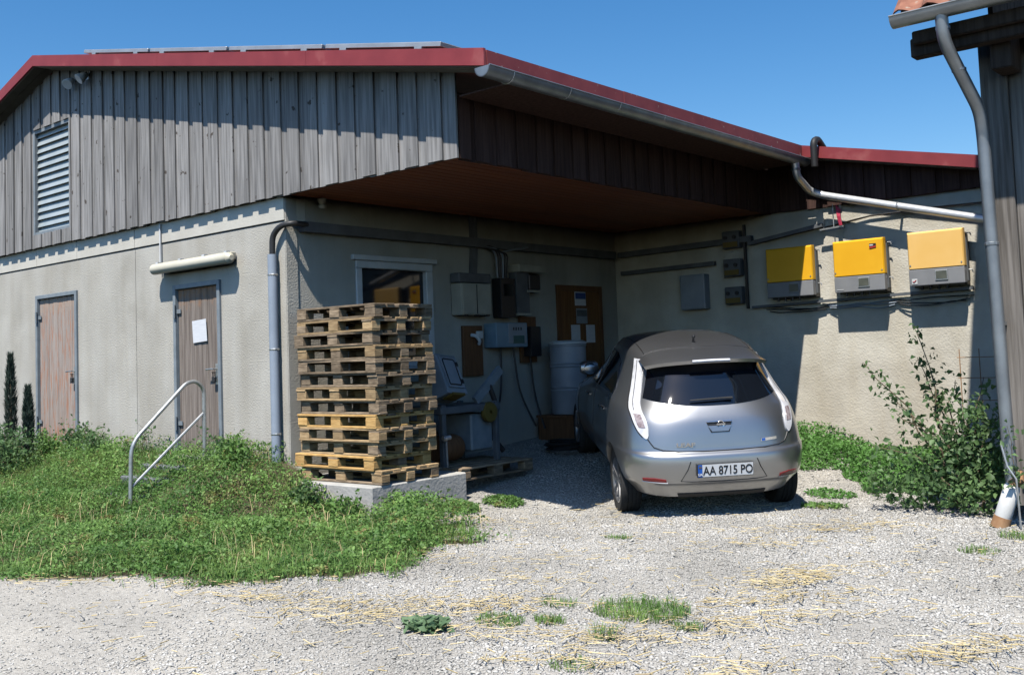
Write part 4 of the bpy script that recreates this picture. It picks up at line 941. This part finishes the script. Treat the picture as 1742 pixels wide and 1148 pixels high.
# hummocks of vegetation height
def vh(x, y): return .5+.5*np.sin(x*2.1+1.3*np.sin(y*1.7))*np.sin(y*2.6+.8*np.cos(x*1.9))
x, y = onbank(430000); d_ = np.hypot(x-8.9, y+6.66); k = rng.random(len(x)) < np.clip(1.05-(d_-7)/16, .35, 1); x, y = x[k], y[k]
edge = ~inpoly(*[a+b_ for a, b_ in zip(wob(x, y), (.22, -.22))], BANK)
hmax = (.025+.20*vh(x, y)**1.4+.13*np.clip(1+y/.8, 0, 1))*np.where(edge, .45, 1); z = gz(x, y)+hmax*rng.random(len(x))**.6
P = np.stack([x, y, z], 1); Nn = rdir(len(P), .35, 1); T_ = perp(Nn); L_ = rng.uniform(.015, .040, len(P))*(.75+.6*vh(x*2.3+1, y*2.1))
Vv, Fv = leaf_tris(P, Nn, T_, L_, L_*rng.uniform(.45, .75, len(P)))
o = mk('ground_cover', npmesh('ground_cover', Vv, Fv), Mt['weed']); kind(o, 'stuff', 'low leafy green weeds covering the bank before the left wall', 'ground cover')
x, y = onbank(210000); f_ = np.sin(x*1.1+2)*np.sin(y*.9)+.5*np.sin(x*2.7-y*2) + np.where(x < -1.0, .5, -.35); k = rng.random(len(x)) < np.clip(.55+.55*f_, .16, 1); x, y = x[k], y[k]
H_ = rng.uniform(.05, .15, len(x))*(.7+.6*vh(x, y)); Vv, Fv = blades(np.stack([x, y, gz(x, y)-.005], 1), H_, rng.uniform(.003,.007,len(x)), rng.uniform(.2,1.1,len(x)))
o = mk('grass', npmesh('grass', Vv, Fv), Mt['grass']); kind(o, 'stuff', 'long green and yellowing grass on the bank', 'grass')
x, y = onbank(4500); H_ = rng.uniform(.10, .28, len(x)); Vv, Fv = blades(np.stack([x, y, gz(x, y)-.005], 1), H_, rng.uniform(.002,.004,len(x)), rng.uniform(.3,1.2,len(x)))
o = mk('dry_stalks', npmesh('dry_stalks', Vv, Fv), Mt['straw']); kind(o, 'stuff', 'dry yellow stalks standing among the green weeds of the bank', 'dry grass')
# bright weeds along the inverter wall
n_ = 48000; x = rng.uniform(2.3, 6.3, n_); y = rng.uniform(3.1, D-.02, n_); lim = 4.75-.45*(x-3.2)+.22*np.sin(x*5)+.1*np.sin(x*13); k = (y > lim) & ~((x > 5.6) & (y < 4)); x, y = x[k], y[k]
z = gz(x, y)+(.04+.20*vh(x*1.6, y*1.5))*rng.random(len(x))**.6*np.clip((y-lim[k])/.4, .2, 1); Nn = rdir(len(x), .3, 1); L_ = rng.uniform(.025, .055, len(x))
Vv, Fv = leaf_tris(np.stack([x, y, z], 1), Nn, perp(Nn), L_, L_*.6)
o = mk('wall_weeds', npmesh('wall_weeds', Vv, Fv), Mt['leafb']); kind(o, 'stuff', 'bright green weeds along the foot of the inverter wall', 'weeds')
# separate tufts on the gravel
def tuft(name, label, cx, cy, r_, h, n_, mt, broad=False, ls=1.0, cat='weed', group='weeds in the gravel'):
    a = rng.uniform(0, 2*np.pi, n_); q = np.sqrt(rng.random(n_)); x = q*np.cos(a)*r_*1.0; y = q*np.sin(a)*r_*.75
    z = gz(x+cx, y+cy)-float(gz(cx, cy))
    if broad:
        P = np.stack([x*.8, y*.8, z+.02+h*rng.random(n_)*(1-q)], 1); Nn = rdir(n_, .45, 1); L_ = rng.uniform(.05,.10,n_)*ls; Vv, Fv = leaf_tris(P, Nn, perp(Nn), L_, L_*.75)
    else: Vv, Fv = blades(np.stack([x, y, z-.004], 1), rng.uniform(.4,1,n_)*h, rng.uniform(.003,.006,n_), rng.uniform(.3,1.3,n_))
    o = mk(name, npmesh(name, Vv, Fv), mt); o.location = (cx, cy, float(gz(cx, cy))); tag(o, label, cat, group)
tuft('broadleaf_weed', 'pale broad-leaved weed in the straw near the picture bottom', 4.72,-2.62,.16,.05,150,Mt['paleleaf'],True,.75)
tuft('grass_tuft', 'largest grass tuft in the gravel behind the car', 5.53,-1.69,.30,.10,900,Mt['grass'])
tuft('grass_tuft', 'small grass tuft right of the broad-leaved weed', 5.21,-2.13,.10,.07,200,Mt['grass'])
tuft('grass_tuft', 'thin flat grass tuft between broad-leaved weed and small tuft', 4.95,-2.26,.16,.05,420,Mt['grass'])
tuft('grass_tuft', 'thin grass sprig beyond the small tuft', 5.0,-1.78,.13,.06,150,Mt['grass'])
tuft('grass_tuft', 'small grass tuft to the right of the largest tuft', 5.92,-1.82,.09,.06,150,Mt['grass'])
tuft('grass_tuft', 'grass tuft in the straw at the bottom edge', 5.79,-2.70,.13,.05,160,Mt['grass'])
tuft('grass_tuft', 'tall thin grass stalks in straw below the largest tuft', 5.66,-2.25,.07,.14,60,Mt['grass'])
tuft('grass_tuft', 'single small tuft just behind the car shadow', 4.04,.22,.12,.06,160,Mt['grass'])
tuft('grass_tuft', 'grass tuft in the gravel at the right picture edge', 6.72,1.62,.16,.09,220,Mt['grass'])
tuft('grass_tuft', 'pale grass tuft in the gravel right of the car', 6.62,.95,.15,.06,180,Mt['grass'])
tuft('broadleaf_weed', 'creeping weed beside the right rear wheel', 4.68,2.75,.28,.03,260,Mt['weed'],True,.45)
tuft('broadleaf_weed', 'creeping weed between car and bright wall weeds', 4.45,3.45,.33,.04,420,Mt['leafb'],True,.45)
tuft('broadleaf_weed', 'leafy weed at the right end of the plinth', 1.66,.85,.30,.09,800,Mt['weed'],True,.42)
tuft('broadleaf_weed', 'leafy weed before the lying pallet', 1.85,1.30,.30,.06,700,Mt['weed'],True,.42)
# shrubs with stems
def plant(name, label, base, stems, nleaf, ls, mt, cat='plant', group=None, vol=None):
    t = thing(name, label, cat, base, group=group); st = MB(); LP = []; 
    for pts, r_ in stems:
        pts = [Vector(p) for p in pts]; st.tube(pts, [r_*(1-.75*i/(len(pts)-1)) for i in range(len(pts))], 5)
        m_ = max(6, int(nleaf*sum((pts[i+1]-pts[i]).length for i in range(len(pts)-1))))
        for _ in range(m_):
            u_ = random.uniform(.12, 1.0)*(len(pts)-1); i = min(int(u_), len(pts)-2); p = pts[i].lerp(pts[i+1], u_-i); LP.append(p+Vector((random.gauss(0,1),random.gauss(0,1),random.gauss(0,1)))*ls*.9)
    st.obj('stem', Mt['stem'], t)
    if vol:
        for (c, rad, k_) in vol:
            for _ in range(k_):
                v_ = Vector((random.gauss(0,1),random.gauss(0,1),random.gauss(0,1))).normalized()*(random.random()**.45)
                LP.append(Vector((c[0]+v_.x*rad[0], c[1]+v_.y*rad[1], max(.02, c[2]+v_.z*rad[2]))))
    P = np.array([tuple(p) for p in LP]); Nn = rdir(len(P), .0, 1); L_ = rng.uniform(.7, 1.5, len(P))*ls
    Vv, Fv = leaf_tris(P, Nn, perp(Nn), L_, L_*rng.uniform(.5,.7,len(P)))
    mk('foliage', npmesh('foliage', Vv, Fv), mt, t); return t
def wander(p0, p1, n_=6, j=.06, sag=0):
    p0, p1 = Vector(p0), Vector(p1); return [p0.lerp(p1, i/n_)+Vector((random.uniform(-j,j),random.uniform(-j,j),random.uniform(-j,j)+sag*math.sin(math.pi*i/n_)))*(1 if 0 < i else 0) for i in range(n_+1)]
S_ = []
for e in ((-.42,.35,1.62),(-.40,.3,1.35),(-.92,.15,1.33),(-.70,.2,1.05),(.25,.1,1.0),(.15,.3,1.12),(-.1,.25,1.15),(-.55,.0,.85),(-.75,-.1,.55),(.05,.0,.85),(.35,.05,.85),(-.3,.3,.95)):
    S_.append((wander((random.uniform(-.15,.15),random.uniform(-.1,.1),0), e, 7, .05, .12), .012))
plant('rose_shrub', 'large loose shrub with arching shoots growing before the barn downpipe', (5.92,2.95,-.08), S_, 62, .055, Mt['leaf'], 'shrub', None,
      [((-.15,-.05,.28),(.75,.45,.42),800),((.12,.0,.62),(.34,.35,.40),420),((-.50,-.05,.16),(.36,.33,.22),260),((.2,-.35,.2),(.35,.2,.22),300)])
plant('creeper', 'leafy creeper sprig climbing the barn downpipe', (6.56,2.12,.4), [(wander((0,0,-.3),(.03,-.02,.35),5,.04),.006)], 130, .05, Mt['leaf'], 'plant')
S_ = [(wander((random.uniform(-.2,.2),random.uniform(-.1,.1),0), e, 5, .04), .008) for e in ((-.4,0,.5),(.3,.1,.5),(0,-.1,.6),(.5,0,.35),(-.2,.1,.55))]
plant('dark_shrub', 'low dark leafy shrub at the left edge by the wall', (-5.2,-.75,.22), S_, 60, .05, Mt['leaf'], 'shrub', None, [((0,0,.22),(.85,.4,.34),1300)])
for i, (bx_, by_, h, r_, lab) in enumerate(((-5.50,-.55,1.36,.065,'taller dark slender conifer spike by the left wall'),(-5.08,-.50,.88,.055,'short dark conifer spike left of the orange plank door'))):
    bz_ = float(gz(bx_, by_)); t = thing('slender_conifer', lab, 'conifer', (bx_,by_,bz_), group='slender conifers by the left wall')
    MB().tube([(0,0,0),(0,0,h)],[.02,.005],6).obj('trunk', Mt['stem'], t)
    k_ = 2600; zz = rng.random(k_)**.9; rr = r_*np.minimum(1, (1-zz)*2.6)**.8*np.sqrt(rng.random(k_)); a = rng.uniform(0, 6.28, k_)
    P = np.stack([rr*np.cos(a), rr*np.sin(a), zz*h+.05], 1); T_ = np.stack([np.cos(a)*.35, np.sin(a)*.35, np.full(k_, .93)], 1); T_ /= np.linalg.norm(T_, axis=1, keepdims=True); Nn = perp(T_)
    Vv, Fv = leaf_tris(P, Nn, T_, rng.uniform(.05,.13,k_), np.full(k_, .010)); mk('foliage', npmesh('foliage', Vv, Fv), Mt['conifer'], t)
for i, (bx_, by_, h, lab) in enumerate(((-.42,-.42,.42,'bushy weed in front of the corner cable pipe'),(-.75,-.30,.32,'low bushy weed between the door and corner pipe'),(-2.55,-.22,.46,'thin tall weed left of the middle door'),(-2.75,-.35,.30,'low weed left of the thin tall weed'),(-4.2,-.25,.40,'leafy weed right of the orange-traced door'),(-3.6,-.3,.34,'leafy weed midway between the two doors'),(-4.75,-.4,.36,'leafy weed before the orange-traced door'),(-1.35,-.12,.40,'thin weed before the middle plank door'),(.72,-.40,.22,'weed before the left end of the plinth'),(1.25,-.32,.26,'weed against the front of the plinth'),(1.66,.10,.28,'weed at the front corner of the plinth'),(1.62,.42,.24,'weed against the right side of the plinth'))):
    thin = 'thin' in lab
    S_ = [(wander((random.uniform(-.1,.1),random.uniform(-.06,.06),0), (random.uniform(-.22,.22),random.uniform(-.12,.10),h*random.uniform(.7,1.15)), 5, .03), .005) for _ in range(3 if thin else 6)]
    plant('tall_weed', lab, (bx_,by_,float(gz(bx_,by_))-.02), S_, 28 if thin else 60, .045, Mt['leaf'] if i % 3 else Mt['weed'], 'weed', 'tall weeds along the walls', None if thin else [((0,0,h*.45),(.26,.16,h*.42),260)])
# trellis wires and white stake by the barn
t = thing('wire_trellis', 'rusty wire trellis standing behind the shrub', 'trellis', (5.12,5.85,.0))
for x in (-.05,.17): MB().tube([(x,0,.1),(x,0,1.32)],.006,5).obj('upright', Mt['rust'], t)
for z in (1.22,.98,.72): MB().tube([(-.08,0,z),(.40,0,z)],.005,5).obj('cross_wire', Mt['rust'], t)
t = thing('painted_stake', 'leaning white painted stub post with a brown base below the barn downpipe', 'post', (6.45,2.08,-.08), (R(-6),R(18),0))
MB().tube([(0,0,.0),(0,0,.09)],[.075,.068],12).obj('base', Mt['rust'], t, smooth=True)
MB().tube([(0,0,.085),(0,0,.13),(0,0,.34),(0,0,.36)],[.062,.066,.062,.05],12).obj('post', Mt['whitep'], t, smooth=True)
MB().tube([(.0,.0,.355),(.03,.0,.42),(.02,.02,.48)],[.05,.045,.02],8).obj('top', Mt['rust'], t)
tag(MB().tube([(6.52,2.02,.58),(6.56,2.0,.42),(6.62,2.0,.32),(6.63,2.0,-.06)],.008,6).obj('wire_stay', Mt['galv']), 'thin bent steel wire beside the white stub post', 'wire')

# ------------------------------------------------------------------ loose gravel and straw
def visible(x, y, z, mg=.06):
    d_ = np.stack([x-CAM.x, y-CAM.y, z-CAM.z], 1); a = d_ @ np.array(cr); b_ = d_ @ np.array(cu); c_ = d_ @ np.array(cf)
    px = .5+1727.4*a/c_/1742; py = (495-1727.4*b_/c_)/1148; return (c_ > .5) & (px > -mg) & (px < 1+mg) & (py < 1+mg*1.5) & (py > 0), c_
n_ = 420000; x = rng.uniform(-1, 10, n_); y = rng.uniform(-6.5, 6.1, n_); z = gz(x, y); v_, dist = visible(x, y, z)
wx, wy = wob(x, y); k = v_ & ~inpoly(wx, wy, BANK) & ~((x < 1.5) & (y > -.2) & (y < 1.2)) & (x > .05) & (rng.random(n_) < np.clip(1.25-(dist-4)/9.0, .12, 1)) & (rng.random(n_) > .88*ss((-1.9-y+.25*np.sin(x*1.3))/1.2)*ss((5.2-x)/2.5)); x, y, z = x[k], y[k], z[k]; n_ = len(x)
sz = rng.uniform(.005, .0125, n_)*np.where(rng.random(n_) < .06, 1.7, 1)*(1+.25*np.clip(y+1, 0, 3)/3)
oc = np.array([(1,0,0),(-1,0,0),(0,1,0),(0,-1,0),(0,0,1),(0,0,-1)], float); T8 = np.array([(0,2,4),(2,1,4),(1,3,4),(3,0,4),(2,0,5),(1,2,5),(3,1,5),(0,3,5)])
Vo = oc[None]*rng.uniform(.6, 1.25, (n_, 6, 1))+rng.normal(0, .22, (n_, 6, 3)); a = rng.uniform(0, 6.28, n_); ca, sa = np.cos(a)[:, None], np.sin(a)[:, None]
Vo[..., 2] *= .48; tl_ = rng.normal(0, .3, (n_, 1)); Vo[..., 2] += Vo[..., 0]*tl_
Vx = Vo[..., 0]*ca*1.25-Vo[..., 1]*sa; Vy = Vo[..., 0]*sa*1.25+Vo[..., 1]*ca
Vg = np.stack([Vx*sz[:, None]+x[:, None], Vy*sz[:, None]+y[:, None], Vo[..., 2]*sz[:, None]+(z+sz*.10)[:, None]], -1).reshape(-1, 3)
Fg = (np.arange(n_)[:, None, None]*6+T8[None]).reshape(-1, 3)
o = mk('gravel_stones', npmesh('gravel_stones', Vg, Fg), Mt['stone']); kind(o, 'stuff', 'loose pale grey crushed stone covering the yard', 'gravel')
SP = [(3.33,-2.72,.22,260),(4.33,-2.61,.30,420),(4.57,-2.21,.24,300),(4.69,-1.97,.22,260),(4.48,-1.43,.18,130),(5.61,-2.30,.24,260),(5.78,-2.68,.18,200),(5.96,-2.01,.26,240),(6.16,-1.53,.24,320),(5.97,-.63,.22,420),(5.93,-.36,.22,300),(5.36,1.2,.26,200),(5.24,.42,.30,160),(5.65,1.68,.24,150),(7.24,-1.61,.16,240),(6.48,-2.44,.22,180),(7.36,-1.29,.16,140),(1.37,-3.3,.3,180),(3.9,-2.65,.25,220),(6.08,-1.05,.2,260),(5.0,-2.5,.25,160),(2.4,-2.85,.3,120),(3.5,-1.2,.3,110),(4.1,-.9,.4,90),(1.9,.45,.3,260),(2.15,.2,.25,140)]
xs, ys = [], []
for cx, cy, r_, k_ in SP:
    k_ = int(k_*.38)
    b_ = np.array([.62,.78]) if cx > 5.8 else np.array([.86,.5]); c2 = np.array([-b_[1], b_[0]])
    q = rng.standard_t(3, (k_, 1))*r_*b_+rng.standard_t(3, (k_, 1))*r_*.36*c2; q = q[np.abs(q).max(1) < 1.6]; xs.append(cx+q[:, 0]); ys.append(cy+q[:, 1])
xs.append(rng.uniform(2.5, 8, 900)); ys.append(rng.uniform(-4, 2.5, 900))
x = np.concatenate(xs); y = np.concatenate(ys); n_ = len(x); a = rng.uniform(0, 6.28, n_); L_ = rng.uniform(.025, .11, n_)*np.where(rng.random(n_) < .06, 1.8, 1); wd = rng.uniform(.0016, .0036, n_)
d_ = np.stack([np.cos(a), np.sin(a), rng.normal(0, .06, n_)], 1)*L_[:, None]/2; s_ = np.stack([-np.sin(a), np.cos(a), np.zeros(n_)], 1)*wd[:, None]; c_ = np.stack([x, y, gz(x, y)+.018+rng.random(n_)*.015], 1); u_ = np.array([0,0,1])*wd[:, None]*1.3
Vs = np.stack([c_-d_-s_, c_-d_+s_, c_-d_+u_, c_+d_-s_, c_+d_+s_, c_+d_+u_], 1).reshape(-1, 3)
Fs = (np.arange(n_)[:, None, None]*6+np.array([(0,1,4),(0,4,3),(1,2,5),(1,5,4),(2,0,3),(2,3,5)])[None]).reshape(-1, 3)
o = mk('straw', npmesh('straw', Vs, Fs), Mt['straw']); kind(o, 'stuff', 'scattered yellow straw lying on the gravel', 'straw')
